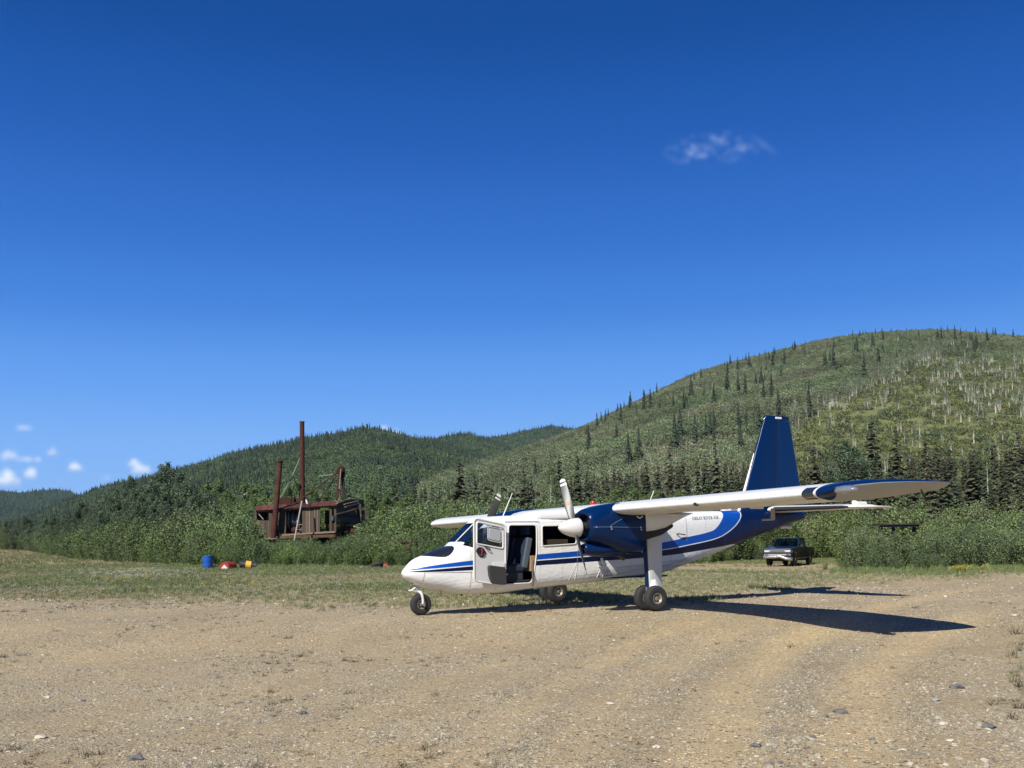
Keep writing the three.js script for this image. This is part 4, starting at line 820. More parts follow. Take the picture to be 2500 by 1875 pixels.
// seams, hinges and rivet strips on the left side
{
  const S = (pts) => skinTube(pts, 0, .0035, .0005, 1, false, 12), list = [];
  list.push(S([[.81, .80], [.80, .6], [.785, .43]]), S([[-.06, .80], [-.07, .66], [-.13, .60]]), S([[-.06, .80], [.35, .80], [.81, .80]]));
  list.push(S([[5.91, 1.86], [5.905, 1.6], [5.90, 1.32]]), S([[5.0, 1.30], [5.0, 1.85]]), S([[2.3, 1.80], [2.3, 1.72]]), S([[1.3, 1.8], [1.305, 1.70]]));
  list.push(S([[2.8, .56], [3.6, .62], [4.4, .70], [5.3, .80], [6.1, 1.0]]), S([[5.6, .79], [6.0, 1.03]]), S([[3.1, .55], [3.14, 1.2]]));
  mesh('panel_seam', list, M.seam, plane);
  for (const [a, b] of [[[3.10, .90], [2.92, .53]], [[3.13, .90], [3.085, .54]], [[3.66, .74], [3.60, .58]], [[3.80, .74], [3.73, .60]]]) {
    const rv = []; for (let i = 0; i <= 12; i++) { const t = i / 12, s = lerp(a[0], b[0], t), y = lerp(a[1], b[1], t); rv.push(new THREE.SphereGeometry(.011, 5, 4).scale(1, 1, .5).translate(s, y, skinZ(s, y) + .002)); }
    mesh('rivet_strip', rv, M.white, plane);
  }
  // small white step bracket
  mesh('step_bracket', [rbox(.20, .03, .10, .01, 3.72, .84, skinZ(3.72, .84) + .05), beam(V(3.70, 1.0, skinZ(3.7, 1.0)), V(3.72, .85, skinZ(3.72, .85) + .06), .06, .03)], M.white, plane);
  mesh('door_latch', [bar(V(5.62, 1.47, skinZ(5.62, 1.47)), V(5.66, 1.47, skinZ(5.66, 1.47) + .05), .012), bar(V(5.66, 1.47, skinZ(5.66, 1.47) + .05), V(5.84, 1.45, skinZ(5.84, 1.45) + .03), .011)], M.dark, plane);
  const nick = []; for (const s of [5.05, 5.86]) nick.push(box(.03, .03, .03, s, 1.86, skinZ(s, 1.86))); mesh('door_hinge', nick, M.black, plane);
}
// lettering on the rear side
{
  const t = canvasMap(1024, 128, (c, w, h) => { c.clearRect(0, 0, w, h); c.fillStyle = '#191c24'; c.font = 'bold 96px serif'; c.textAlign = 'center'; c.textBaseline = 'middle'; c.setTransform(w / 1010, 0, 0, 1, 0, 0); c.fillText('GREAT RIVER AIR', 505, 66, 1000); });
  t.wrapS = t.wrapT = THREE.ClampToEdgeWrapping;
  const g = new THREE.PlaneGeometry(.90, .115, 16, 2), p = g.attributes.position;
  for (let i = 0; i < p.count; i++) { const s = 6.485 + p.getX(i), y = 1.808 + p.getY(i) + (s - 6.485) * .035; p.setXYZ(i, s, y, skinZ(s, y) + .004); }
  g.computeVertexNormals();
  mesh('lettering', g, new THREE.MeshStandardMaterial({ map: t, transparent: true, roughness: .5 }), plane);
}
// cabin: floor, bulkhead, seats
{
  mesh('cabin_floor', box(4.4, .03, 1.0, 3.2, .60, 0), M.dark, plane);
  mesh('instrument_panel', [rbox(.10, .30, .95, .03, 1.02, 1.16, 0), rbox(.25, .05, .98, .02, .93, 1.30, 0)], M.black, plane);
  mesh('control_yoke', [tube([V(1.25, 1.30, .17), V(1.25, 1.18, .14), V(1.25, 1.14, .25), V(1.25, 1.18, .36), V(1.25, 1.30, .33)], .013), bar(V(1.05, 1.1, .25), V(1.25, 1.15, .25), .014)], M.black, plane);
  for (const [x, z] of [[1.72, .27], [1.72, -.27], [2.62, -.27]]) {
    const seat = new THREE.Group(); seat.name = 'seat'; seat.position.set(x, 0, z); plane.add(seat);
    mesh('cushion', rbox(.50, .16, .46, .06, .02, .84, 0, 3), M.seat, seat); mesh('seat_box', rbox(.44, .16, .40, .02, .02, .69, 0), M.dark, seat);
    const back = rbox(.12, .62, .45, .055, 0, .31, 0, 3).applyMatrix4(new THREE.Matrix4().makeRotationZ(-.22)).translate(.24, .83, 0); mesh('backrest', back, M.seat, seat);
    const edge = rbox(.125, .60, .07, .03, 0, .31, .215, 3).applyMatrix4(new THREE.Matrix4().makeRotationZ(-.22)).translate(.25, .83, 0); mesh('side_bolster', edge, M.seatGrey, seat);
    mesh('headrest', rbox(.10, .18, .30, .04, .40, 1.57, 0, 3), M.cloth, seat);
    mesh('seat_belt', [beam(V(-.1, .925, .1), V(.12, .93, .2), .045, .012), rbox(.07, .02, .05, .005, -.1, .935, .06)], M.dark, seat);
  }
  // strap hanging down the rear door edge
  mesh('door_strap', [tube([V(2.14, .98, .55), V(2.11, .80, .58), V(2.10, .62, .60), V(2.09, .49, .595)], .02, 16, 6)], std(lin(.10, .085, .07), .9), plane);
}
// the open front door, folded forward along the side
{
  const door = new THREE.Group(); door.name = 'door'; plane.add(door);
  const OUT = [[.785, 1.805], [1.468, 1.675], [1.447, .53], [.775, .635]], WINO = [[.845, 1.735], [1.412, 1.63], [1.408, 1.225], [.835, 1.325]];
  const zAt = (x) => .690 - .05 * (x - .78), bend = (g, off = 0) => { const p = g.attributes.position; for (let i = 0; i < p.count; i++) p.setZ(i, p.getZ(i) + zAt(p.getX(i)) + off - .0 * p.getY(i)); g.computeVertexNormals(); return g; };
  const body = roundedShape(OUT, .09); body.holes.push(new THREE.Path(roundedShape(WINO, .05).getPoints(5)));
  mesh('door_panel', bend(new THREE.ExtrudeGeometry(body, { depth: .03, bevelEnabled: false, curveSegments: 8 })), phys(lin(.58, .58, .56), .55), door);
  const loop = (pts, r, rad, off) => { const c = roundedShape(pts, r).getPoints(5).map((p) => V(p.x, p.y, zAt(p.x) + off)).filter((p, i, a) => !i || p.distanceTo(a[i - 1]) > .004); c.pop(); return new THREE.TubeGeometry(new THREE.CatmullRomCurve3(c, true, 'catmullrom', .1), 140, rad, 8, true); };
  mesh('edge_frame', loop(OUT, .09, .019, .024), M.trim, door);
  mesh('window_frame', loop(WINO, .05, .017, .03), M.trim, door);
  mesh('window_pane', bend(new THREE.ShapeGeometry(roundedShape(WINO, .05), 6), .014), M.smoke, door);
  const VENT = [[1.085, 1.645], [1.372, 1.60], [1.368, 1.335], [1.08, 1.39]];
  mesh('vent_frame', loop(VENT, .05, .011, .026), phys(lin(.45, .45, .43), .4), door);
  mesh('vent_pane', bend(new THREE.ExtrudeGeometry(roundedShape([[1.11, 1.61], [1.345, 1.57], [1.342, 1.37], [1.105, 1.415]], .045), { depth: .012, bevelEnabled: true, bevelSize: .012, bevelThickness: .014, bevelSegments: 3 }), .016), phys(lin(.40, .41, .41), .25, { clearcoat: .8 }), door);  // opaque light grey: the reflection on the pane is put into its colour
  for (const [x, y] of [[1.075, 1.67], [1.39, 1.60]]) mesh('vent_latch', rbox(.04, .03, .03, .008, x, y, zAt(x) + .035), M.steel, door);
  const kite = roundedShape([[.815, 1.20], [.875, 1.262], [.96, 1.25], [1.035, 1.155], [.955, 1.075], [.89, 1.085]], .03);
  mesh('handle_recess', bend(new THREE.ExtrudeGeometry(kite, { depth: .012, bevelEnabled: true, bevelSize: .006, bevelThickness: .004, bevelSegments: 2 }), .028), M.black, door);
  mesh('handle_ring', tube([V(.865, 1.13, zAt(.9) + .05), V(.925, 1.105, zAt(.9) + .05), V(.99, 1.135, zAt(.9) + .05)], .008, 12, 6), std(lin(.12, .10, .10), .5), door);
  mesh('door_handle', [tube([V(.925, 1.235, zAt(.9) + .055), V(.930, 1.18, zAt(.9) + .07), V(.925, 1.115, zAt(.9) + .055)], .010, 12, 8)], phys(lin(.40, .02, .025), .4), door);
  mesh('pull_strap', tube([V(.99, 1.28, zAt(1) + .04), V(1.05, 1.225, zAt(1) + .06), V(1.12, 1.19, zAt(1) + .05), V(1.09, 1.245, zAt(1) + .05), V(1.02, 1.285, zAt(1) + .045)], .007, 20, 6), M.dark, door);
  mesh('paper', bend(new THREE.BoxGeometry(.25, .08, .02, 6, 1, 1).translate(1.30, .925, 0), .045), M.white, door);
  const pocket = roundedShape([[1.065, .915], [1.42, .862], [1.432, .555], [1.135, .59], [1.085, .72]], .05);
  mesh('door_pocket', bend(new THREE.ExtrudeGeometry(pocket, { depth: .06, bevelEnabled: true, bevelSize: .012, bevelThickness: .014, bevelSegments: 3 }), .03), std(lin(.035, .035, .034), .75), door);
  mesh('door_hinge', [bar(V(1.47, .70, .63), V(1.47, .78, .63), .016), bar(V(1.50, 1.40, .63), V(1.50, 1.48, .63), .016), rbox(.10, .03, .03, .008, 1.50, 1.44, .625), rbox(.08, .03, .03, .008, 1.49, .74, .62)], M.trim, door);
}
// wing -------------------------------------------------------------------------------------
function airfoil(xLE, xTE, yLE, yTE, z, thick = .125, N = 22, x0 = 0, x1 = 1) {   // closed ring in the x-y plane at span z
  const c = xTE - xLE, T = (t) => 5 * thick * (.2969 * Math.sqrt(t) - .126 * t - .3516 * t * t + .2843 * t * t * t - .1020 * t * t * t * t), cam = (t) => .045 * t * (1 - t) * (1.5 - t), out = [];
  const up = [], lo = [];
  for (let i = 0; i <= N; i++) { const t = x0 + (x1 - x0) * .5 * (1 - Math.cos(Math.PI * i / N)); up.push([t, cam(t) + T(t)]); lo.push([t, cam(t) - T(t)]); }
  for (const [t, h] of [...up.reverse(), ...lo.slice(1)]) out.push(V(xLE + c * t, lerp(yLE, yTE, t) + c * h, z));
  return out;
}
const wingMap = canvasMap(1024, 1024, (c, W) => {   // 4 m square of painted sheet: joints, rivets, grime
  const r = rngOf(61); c.fillStyle = '#dcddd9'; c.fillRect(0, 0, W, W);
  for (let i = 0; i < 500; i++) { c.fillStyle = `rgba(${110 + 50 * r()},${104 + 48 * r()},${90 + 44 * r()},${.015 + .045 * r()})`; c.beginPath(); c.ellipse(W * r(), W * r(), 4 + 14 * r(), 10 + 70 * r(), .1 * r(), 0, 7); c.fill(); }
  c.strokeStyle = 'rgba(92,92,92,.45)'; c.lineWidth = 1.6; for (let i = 0; i < 8; i++) { c.beginPath(); c.moveTo(i * 128 + 20, 0); c.lineTo(i * 128 + 20, W); c.stroke(); } for (const y of [190, 330, 470]) { c.beginPath(); c.moveTo(0, y); c.lineTo(W, y); c.stroke(); }
  c.fillStyle = 'rgba(92,92,92,.4)'; for (let i = 0; i < 8; i++) for (let y = 0; y < W; y += 13) { c.fillRect(i * 128 + 26, y, 2, 2); c.fillRect(i * 128 + 13, y, 2, 2); } for (const y of [196, 336, 476]) for (let x = 0; x < W; x += 13) c.fillRect(x, y, 2, 2);
});
const wingMat = phys(lin(1, 1, 1), .36, { map: wingMap, ...ripple(2, 2), clearcoat: .3, clearcoatRoughness: .2 }), wingUV = (p) => [p.z / 4 + .5, (p.x - 2.95) / 4];
const WLE = 2.95, WTE = 4.97, wy = (z) => 1.90 + .0115 * z, wte = (z) => wy(z) + .03;
const wingRing = (z, x0 = 0, x1 = 1, N = 22) => airfoil(WLE, WTE, wy(z), wte(z), z, .134, N, x0, x1);
mesh('wing', loft([-6.1, -4.5, -1.8, 0, 1.8, 4.5, 7.19].map((z) => wingRing(z, 0, .745)), { capA: true, capB: true, uv: wingUV }), wingMat, plane);
for (const [name, a, b, down] of [['flap', .75, 4.2, .0], ['aileron', 4.23, 7.17, 0], ['flap', -4.2, -.75, 0], ['aileron', -6.09, -4.23, 0]])
  mesh(name, loft([a, (a + b) / 2, b].map((z) => wingRing(z, .758, 1, 12)), { capA: true, capB: true, uv: wingUV }), wingMat, plane);
for (const z of [4.21, -4.21]) mesh('flap_bracket', rbox(.30, .07, .035, .012, 4.55, wy(z) - .045, z), M.white, plane);
for (const side of [1, -1]) {   // raked blue tips
  const z0 = side > 0 ? 7.2 : -6.11, k = side > 0 ? 1 : .85;
  const P = side < 0 ? [[0, 2.95, 4.97, 0, 0], [.08, 3.08, 4.96, 0, .005], [.2, 3.35, 4.95, .01, .01], [.4, 3.75, 4.9, .02, .03], [.6, 4.1, 4.83, .03, .06], [.8, 4.5, 4.72, .04, .08], [.9, 4.64, 4.66, .05, .09]] : [[0, 2.95, 4.97, 0, 0], [.12, 2.955, 4.965, .02, .005], [.3, 3.02, 4.95, .06, .01], [.48, 3.2, 4.91, .10, .02], [.66, 3.55, 4.85, .13, .05], [.78, 3.98, 4.78, .14, .08], [.86, 4.4, 4.71, .14, .11], [.9, 4.64, 4.66, .135, .13]];
  const tipRing = ([dz, le, te, yl, yt], q0, q1, lower) => {   // q: how far the blue laps under the leading edge
    const full = airfoil(le, te, wy(z0) + yl, wte(z0) + yt, z0 + side * dz * k, .134 - .09 * dz, 40), up = full.slice(0, 41), lo = full.slice(40), out = [], at = (list, t) => { const e = clamp(t, 0, 1) * (list.length - 1), i = Math.min(list.length - 2, Math.floor(e)); return list[i].clone().lerp(list[i + 1], e - i); };
    const q = .24 * (1 - smoothstep(dz, .05, .52)) + .004;
    if (!lower) { out.push(...up.filter((_, i) => i % 2 === 0)); for (let i = 1; i <= 5; i++) out.push(at(lo, q * i / 5)); } else for (let i = 0; i <= 22; i++) out.push(at(lo, lerp(q, 1, i / 22)));
    return out;
  };
  const dense = []; for (let i = 0; i < P.length - 1; i++) for (let j = 0; j < 4; j++) dense.push(P[i].map((v, m) => lerp(v, P[i + 1][m], j / 4))); dense.push(P[P.length - 1]);
  const L = (lower) => loft(dense.map((p) => tipRing(p, 0, 0, lower)), { closed: false });
  mesh('wing_tip', L(false), M.navy, plane); mesh('tip_underside', L(true), std(lin(.34, .35, .36), .55), plane);
}
{
  // underside of the left tip is bare grey-brown paint; lens, lamp window, vane, tie-down and pitot head
  const z0 = 7.2;
  const lens = new THREE.SphereGeometry(.5, 20, 12).scale(.20, .13, .42).translate(3.10, 2.01, 7.62); mesh('tip_lens', lens, phys(lin(.30, .32, .35), .12, { clearcoat: 1, metalness: .5 }), plane);
  const lamp = loft([6.93, 7.0, 7.15].map((z) => airfoil(WLE - .004, WTE, wy(z), wte(z), z, .138, 18, 0, .055)), { capA: true, capB: true }); mesh('landing_light', lamp, phys(lin(.02, .025, .03), .08, { clearcoat: 1 }), plane);
  mesh('stall_vane', [rbox(.06, .05, .06, .01, 2.96, wy(4.5) - .02, 4.52), rbox(.06, .03, .03, .006, 2.93, wy(4.5) - .04, 4.58)], M.black, plane);
  mesh('pitot_head', [beam(V(3.72, 1.83, 5.5), V(3.72, 1.655, 5.5), .018, .075, V(1, 0, 0)), bar(V(3.75, 1.655, 5.5), V(3.50, 1.645, 5.5), .016)], std(lin(.30, .28, .25), .5), plane);
  mesh('tip_tie_down', tube([V(4.5, 2.03, 7.72), V(4.53, 1.97, 7.72), V(4.60, 1.86, 7.73)], .012, 10, 5), M.black, plane);
  mesh('fuel_drain', [new THREE.SphereGeometry(.09, 12, 8).scale(1.6, .35, 1).translate(3.75, wy(3) - .135, 2.95), tube([V(3.35, wy(2.3) - .13, 2.32), V(3.40, wy(2.3) - .17, 2.34), V(3.45, wy(2.3) - .13, 2.36)], .012, 10, 5)], M.trim, plane);
}
mesh('wing_fairing', loft([[2.08, .005, .36], [2.2, .065, .46], [2.36, .10, .52], [2.95, .135, .56], [3.45, .16, .57], [3.9, .175, .57], [4.4, .15, .57], [5.2, .06, .53], [5.9, .01, .4]].map(([s, h, w]) => { const y0 = F.zt(s) - .06; return [...Array(24)].map((_, j) => { const a = j / 24 * 6.2832, c = Math.cos(a), q = Math.sin(a); return V(s, y0 + (h + .06) * Math.max(-.2, Math.sign(q) * Math.pow(Math.abs(q), .6)), w * Math.sign(c) * Math.pow(Math.abs(c), .6)); }); }), { capA: true, capB: true }), M.white, plane);
// engines -----------------------------------------------------------------------------------
for (const side of [1, -1]) {
  const z0 = side * 1.805, sec = ([s, lo, hi, hw, n = 3], N = 40) => [...Array(N)].map((_, j) => { const a = j / N * 6.2832, c = Math.cos(a), q = Math.sin(a), e = 2 / n; return V(s, (lo + hi) / 2 + (hi - lo) / 2 * Math.sign(q) * Math.pow(Math.abs(q), e), z0 + hw * Math.sign(c) * Math.pow(Math.abs(c), e)); });
  const eng = new THREE.Group(); eng.name = 'engine'; plane.add(eng);
  const cowl = [[2.60, 1.42, 1.80, .20, 2.2], [2.50, 1.40, 1.83, .24, 2.3], [2.455, 1.375, 1.875, .285, 2.4], [2.47, 1.345, 1.905, .315, 2.5], [2.54, 1.315, 1.945, .345, 2.6], [2.7, 1.28, 1.99, .366, 2.7], [2.95, 1.20, 2.035, .378, 2.8], [3.2, 1.12, 2.065, .38, 2.9], [3.45, 1.085, 2.07, .376, 3], [3.66, 1.095, 2.05, .368, 3]];
  mesh('cowling', loft(cowl.map((q) => sec(q)), { capB: true }), M.navy, eng);
  mesh('cowl_interior', [loft([[2.60, 1.42, 1.78, .19, 2.2], [2.62, 1.5, 1.7, .1, 2.2]].map((q) => sec(q)), { capB: true }), ...[-.2, .2].flatMap((dz) => [0, 1, 2, 3].map((i) => box(.012, .14, .14, 2.50 + i * .022, 1.66, z0 + dz)))], M.black, eng);
  mesh('cowl_seam', [tube([V(2.50, 1.60, z0 + side * .338), V(2.75, 1.60, z0 + side * .376), V(3.1, 1.595, z0 + side * .388), V(3.55, 1.59, z0 + side * .387)], .004, 20, 4), tube([V(2.85, 1.62, z0 + side * .381), V(3.0, 1.70, z0 + side * .380), V(3.12, 1.76, z0 + side * .372), V(3.16, 1.86, z0 + side * .345)], .004, 20, 4)], std(lin(.14, .2, .32), .5), eng);
  mesh('cowl_latch', [[2.56, 1.60], [2.86, 1.60], [2.87, 1.56], [3.52, 1.59], [3.53, 1.55]].map(([s, y]) => rbox(.035, .03, .02, .006, s, y, z0 + side * (.345 + (s > 2.8 ? .045 : .012)))), M.steel, eng);
  mesh('cooling_lip', new THREE.TorusGeometry(.07, .022, 10, 20).rotateY(Math.PI / 2).translate(3.1, 1.975, z0 + side * .26).scale(1, 1, 1), M.steel, eng);
  // air scoop low on the front
  const sc = (s, r, y) => [...Array(18)].map((_, j) => V(s, y + r * Math.sin(j * .349), z0 + side * .03 + r * 1.3 * Math.cos(j * .349)));
  mesh('air_scoop', loft([sc(2.54, .060, 1.20), sc(2.47, .080, 1.20), sc(2.46, .092, 1.20), sc(2.50, .108, 1.198), sc(2.65, .130, 1.19), sc(2.9, .140, 1.185), sc(3.2, .125, 1.175), sc(3.5, .05, 1.15)], { capB: true }), M.navy, eng);
  mesh('scoop_throat', new THREE.CircleGeometry(.075, 18).rotateY(-Math.PI / 2).scale(1, 1, 1.2).translate(2.53, 1.20, z0 + side * .03), M.black, eng);
  mesh('exhaust_stub', [bar(V(3.35, 1.10, z0 - side * .2), V(3.55, 1.0, z0 - side * .22), .035, .04, 12, false)], std(lin(.08, .06, .05), .7), eng);
  // white tail fairing under the wing and a black piece added for the shade below it
  mesh('nacelle_fairing', loft([[3.664, 1.44, 1.96, .355, 3], [3.9, 1.47, 1.93, .345, 3], [4.2, 1.545, 1.92, .32, 3], [4.5, 1.68, 1.90, .27, 2.6], [4.8, 1.80, 1.88, .18, 2.4], [5.02, 1.852, 1.868, .06, 2]].map((q) => sec(q, 32)), { capA: true, capB: true }), M.white, eng);
  mesh('nacelle_shade_piece', loft([[3.668, 1.30, 1.58, .32, 2.6], [3.9, 1.37, 1.60, .30, 2.6], [4.15, 1.43, 1.62, .28, 2.6], [4.42, 1.56, 1.68, .2, 2.4]].map((q) => sec(q, 28)), { capA: true, capB: true }), M.black, eng);
  // propeller: spinner, two blades
  const hub = V(2.31, 1.597, z0), prop = new THREE.Group(); prop.name = 'propeller'; plane.add(prop);
  const spin = new THREE.LatheGeometry([[0, -.352], [.022, -.342], [.05, -.32], [.085, -.275], [.12, -.21], [.15, -.13], [.170, -.05], [.180, .02], [.182, .07], [.172, .085], [0, .086]].map(([x, y]) => V2(x, y)), 36).rotateZ(-Math.PI / 2);
  mesh('spinner', spin.translate(hub.x, hub.y, hub.z), phys(lin(.62, .62, .60), .4, { clearcoat: .3 }), prop);
  mesh('propeller_hub', bar(V(hub.x + .07, hub.y, z0), V(hub.x + .25, hub.y, z0), .11, .09, 18), M.dark, prop);
  const clock = side > 0 ? -.428 : .733;
  for (const turn of [clock, clock + Math.PI]) {
    const rr = [.15, .22, .32, .45, .6, .75, .86, .875, .876, .915, .916, .955, .956, .99, 1.008, 1.015], white = (r) => (r >= .876 && r <= .915) || r >= .956, rings = [], cols = [];
    for (const r of rr) {
      const t = (r - .15) / .865, chord = r < .22 ? .085 : (.115 + .05 * Math.sin(Math.PI * clamp(t * 1.05, 0, 1))) * (r > .97 ? Math.sqrt(Math.max(.04, 1 - Math.pow((r - .97) / .046, 2))) : 1), th = (r < .22 ? .07 : .034 - .026 * t), b = lerp(1.12, .60, Math.pow(t, .8)), cd = V(Math.sin(b), 0, Math.cos(b)), nd = V(Math.cos(b), 0, -Math.sin(b));
      rings.push([...Array(14)].map((_, j) => { const a = j / 14 * 6.2832; return V(0, r, 0).addScaledVector(cd, chord / 2 * Math.cos(a)).addScaledVector(nd, th / 2 * Math.sin(a)); }));
      for (let j = 0; j <= 14; j++) cols.push(...(white(r) ? [.72, .72, .70] : [.072, .080, .078]));
    }
    const g = loft(rings); g.setAttribute('color', new THREE.Float32BufferAttribute(cols, 3));
    g.rotateX(turn).translate(hub.x, hub.y, z0);
    const bl = mesh('blade', g, M.blade, prop);
    if (side > 0 && turn === clock) { const d = new THREE.RingGeometry(.012, .032, 20), q = .36; const b = lerp(1.12, .60, Math.pow((.5 - .15) / .865, .8)); d.rotateY(-Math.PI / 2 + 0).rotateY(b).translate(0, .50, 0).translate(-Math.cos(b) * .017, 0, Math.sin(b) * .017).rotateX(turn).translate(hub.x, hub.y, z0); mesh('blade_sticker', d, std(lin(.55, .28, .10), .6, { side: THREE.DoubleSide }), bl); }
  }
  // main gear leg, faired, with two wheels
  const gear = new THREE.Group(); gear.name = 'main_gear'; plane.add(gear);
  const foil = (y, x0, x1, hw, f0 = 0, f1 = 1) => { const up = [], lo = []; for (let i = 0; i <= 10; i++) { const t = f0 + (f1 - f0) * i / 10, h = hw * 2.2 * (Math.sqrt(t) - t) * 1.0 + hw * .25 * (1 - t) * Math.sqrt(t); up.push(V(lerp(x0, x1, t), y, z0 + h)); lo.push(V(lerp(x0, x1, t), y, z0 - h)); } return [...up.reverse(), ...lo.slice(1)]; };
  mesh('leg_fairing', loft([foil(1.55, 3.83, 4.30, .105, .10), foil(1.0, 3.86, 4.29, .10, .10), foil(.44, 3.89, 4.26, .095, .10)], { capA: true, capB: true }), phys(lin(.56, .56, .54), .5), gear);
  mesh('leg_leading_edge', loft([foil(1.50, 3.829, 4.30, .107, 0, .105), foil(1.0, 3.859, 4.29, .102, 0, .105), foil(.46, 3.889, 4.26, .097, 0, .105)], { capA: true, capB: true }), M.navy, gear);
  mesh('leg_skirt', loft([[.30, .13], [.42, .11], [.56, .07], [.72, .02]].map(([y, w]) => [[3.94 + (y - .3) * .12, -.5], [4.22 - (y - .3) * .45, -.5], [4.22 - (y - .3) * .45, .5], [3.94 + (y - .3) * .12, .5]].map(([x, q]) => V(x, y, z0 + q * 2 * Math.min(w, .112)))), { capA: true, capB: true }), M.white, gear);
  mesh('oleo_strut', bar(V(3.97, .62, z0), V(3.99, .25, z0), .04, .035, 12), M.steel, gear);
  mesh('axle', bar(V(3.99, .245, z0 - .22), V(3.99, .245, z0 + .22), .028, .028, 12), M.steel, gear);
  for (const dz of [-.165, .165]) wheel(gear, V(3.99, .245, z0 + dz), .245, .165, Math.sign(dz));
}
function wheel(parent, c, R, W, face) {
  const w = new THREE.Group(); w.name = 'wheel'; parent.add(w); w.position.copy(c); return wheelIn(w, R, W);
}
function wheelIn(w, R, W) {
  const prof = [[.42, -.36], [.46, -.44], [.60, -.5], [.80, -.485], [.91, -.42], [.965, -.30], [.985, -.20], [.985, -.185], [.967, -.175], [.967, -.155], [.99, -.145], [.998, -.02], [.978, -.012], [.978, .012], [.998, .02], [.99, .145], [.967, .155], [.967, .175], [.985, .185], [.985, .20], [.965, .30], [.91, .42], [.80, .485], [.60, .5], [.46, .44], [.42, .36]];
  mesh('tyre', new THREE.LatheGeometry(prof.map(([r, y]) => V2(r * R, y * W)), 40).rotateX(Math.PI / 2), M.rubber, w);
  const rim = [];
  for (const f of [-1, 1]) rim.push(new THREE.LatheGeometry([[0, .20], [.10, .20], [.12, .26], [.16, .26], [.18, .17], [.30, .15], [.34, .22], [.37, .40], [.42, .43], [.44, .38], [.42, .30]].map(([r, y]) => V2(r * R, f * y * W)), 28).rotateX(Math.PI / 2));
  mesh('rim', merged(rim.map((g) => g)), std(M.alloy.color, .42, { metalness: .6, side: THREE.DoubleSide }), w);
  const nuts = []; for (const f of [-1, 1]) for (let i = 0; i < 6; i++) nuts.push(new THREE.CylinderGeometry(.016, .016, .02, 6).rotateX(Math.PI / 2).translate(Math.cos(i * 1.047) * R * .245, Math.sin(i * 1.047) * R * .245, f * W * .17));
  mesh('wheel_nut', nuts, M.dark, w);
}
// nose gear ----------------------------------------------------------------------------------
{
  const g = new THREE.Group(); g.name = 'nose_gear'; plane.add(g);
  const w = new THREE.Group(); w.name = 'wheel'; w.position.set(0, .205, 0); g.add(w); wheelIn(w, .207, .145);
  mesh('strut', [bar(V(-.07, .66, 0), V(-.06, .44, 0), .035, .032, 14), bar(V(-.055, .47, 0), V(-.045, .41, 0), .05, .05, 14)], M.steel, g);
  mesh('fork', [1, -1].map((s) => tube([V(-.05, .435, 0), V(-.045, .44, s * .07), V(-.02, .395, s * .105), V(0, .30, s * .112), V(0, .21, s * .112)], .026, 24, 10)), phys(lin(.60, .60, .57), .4), g);
  mesh('axle', bar(V(0, .205, -.14), V(0, .205, .14), .024, .024, 12), M.steel, g);
  mesh('towing_bracket', [beam(V(-.06, .45, -.05), V(-.20, .47, -.05), .02, .02), beam(V(-.06, .45, .05), V(-.20, .47, .05), .02, .02), rbox(.04, .03, .13, .008, -.20, .47, 0), bar(V(-.10, .52, 0), V(-.20, .46, 0), .02)], M.trim, g);
  mesh('gear_door', rbox(.16, .03, .12, .01, -.10, .615, 0), M.dark, g);
  mesh('underside_drain', [bar(V(.30, .44, .25), V(.31, .36, .25), .02, .012), bar(V(.75, .39, .2), V(.76, .34, .2), .018)], std(lin(.12, .09, .07), .8), plane);
  mesh('underside_aerial', [beam(V(1.5, .362, 0), V(1.9, .372, 0), .10, .05)], std(lin(.20, .15, .12), .8), plane);
}
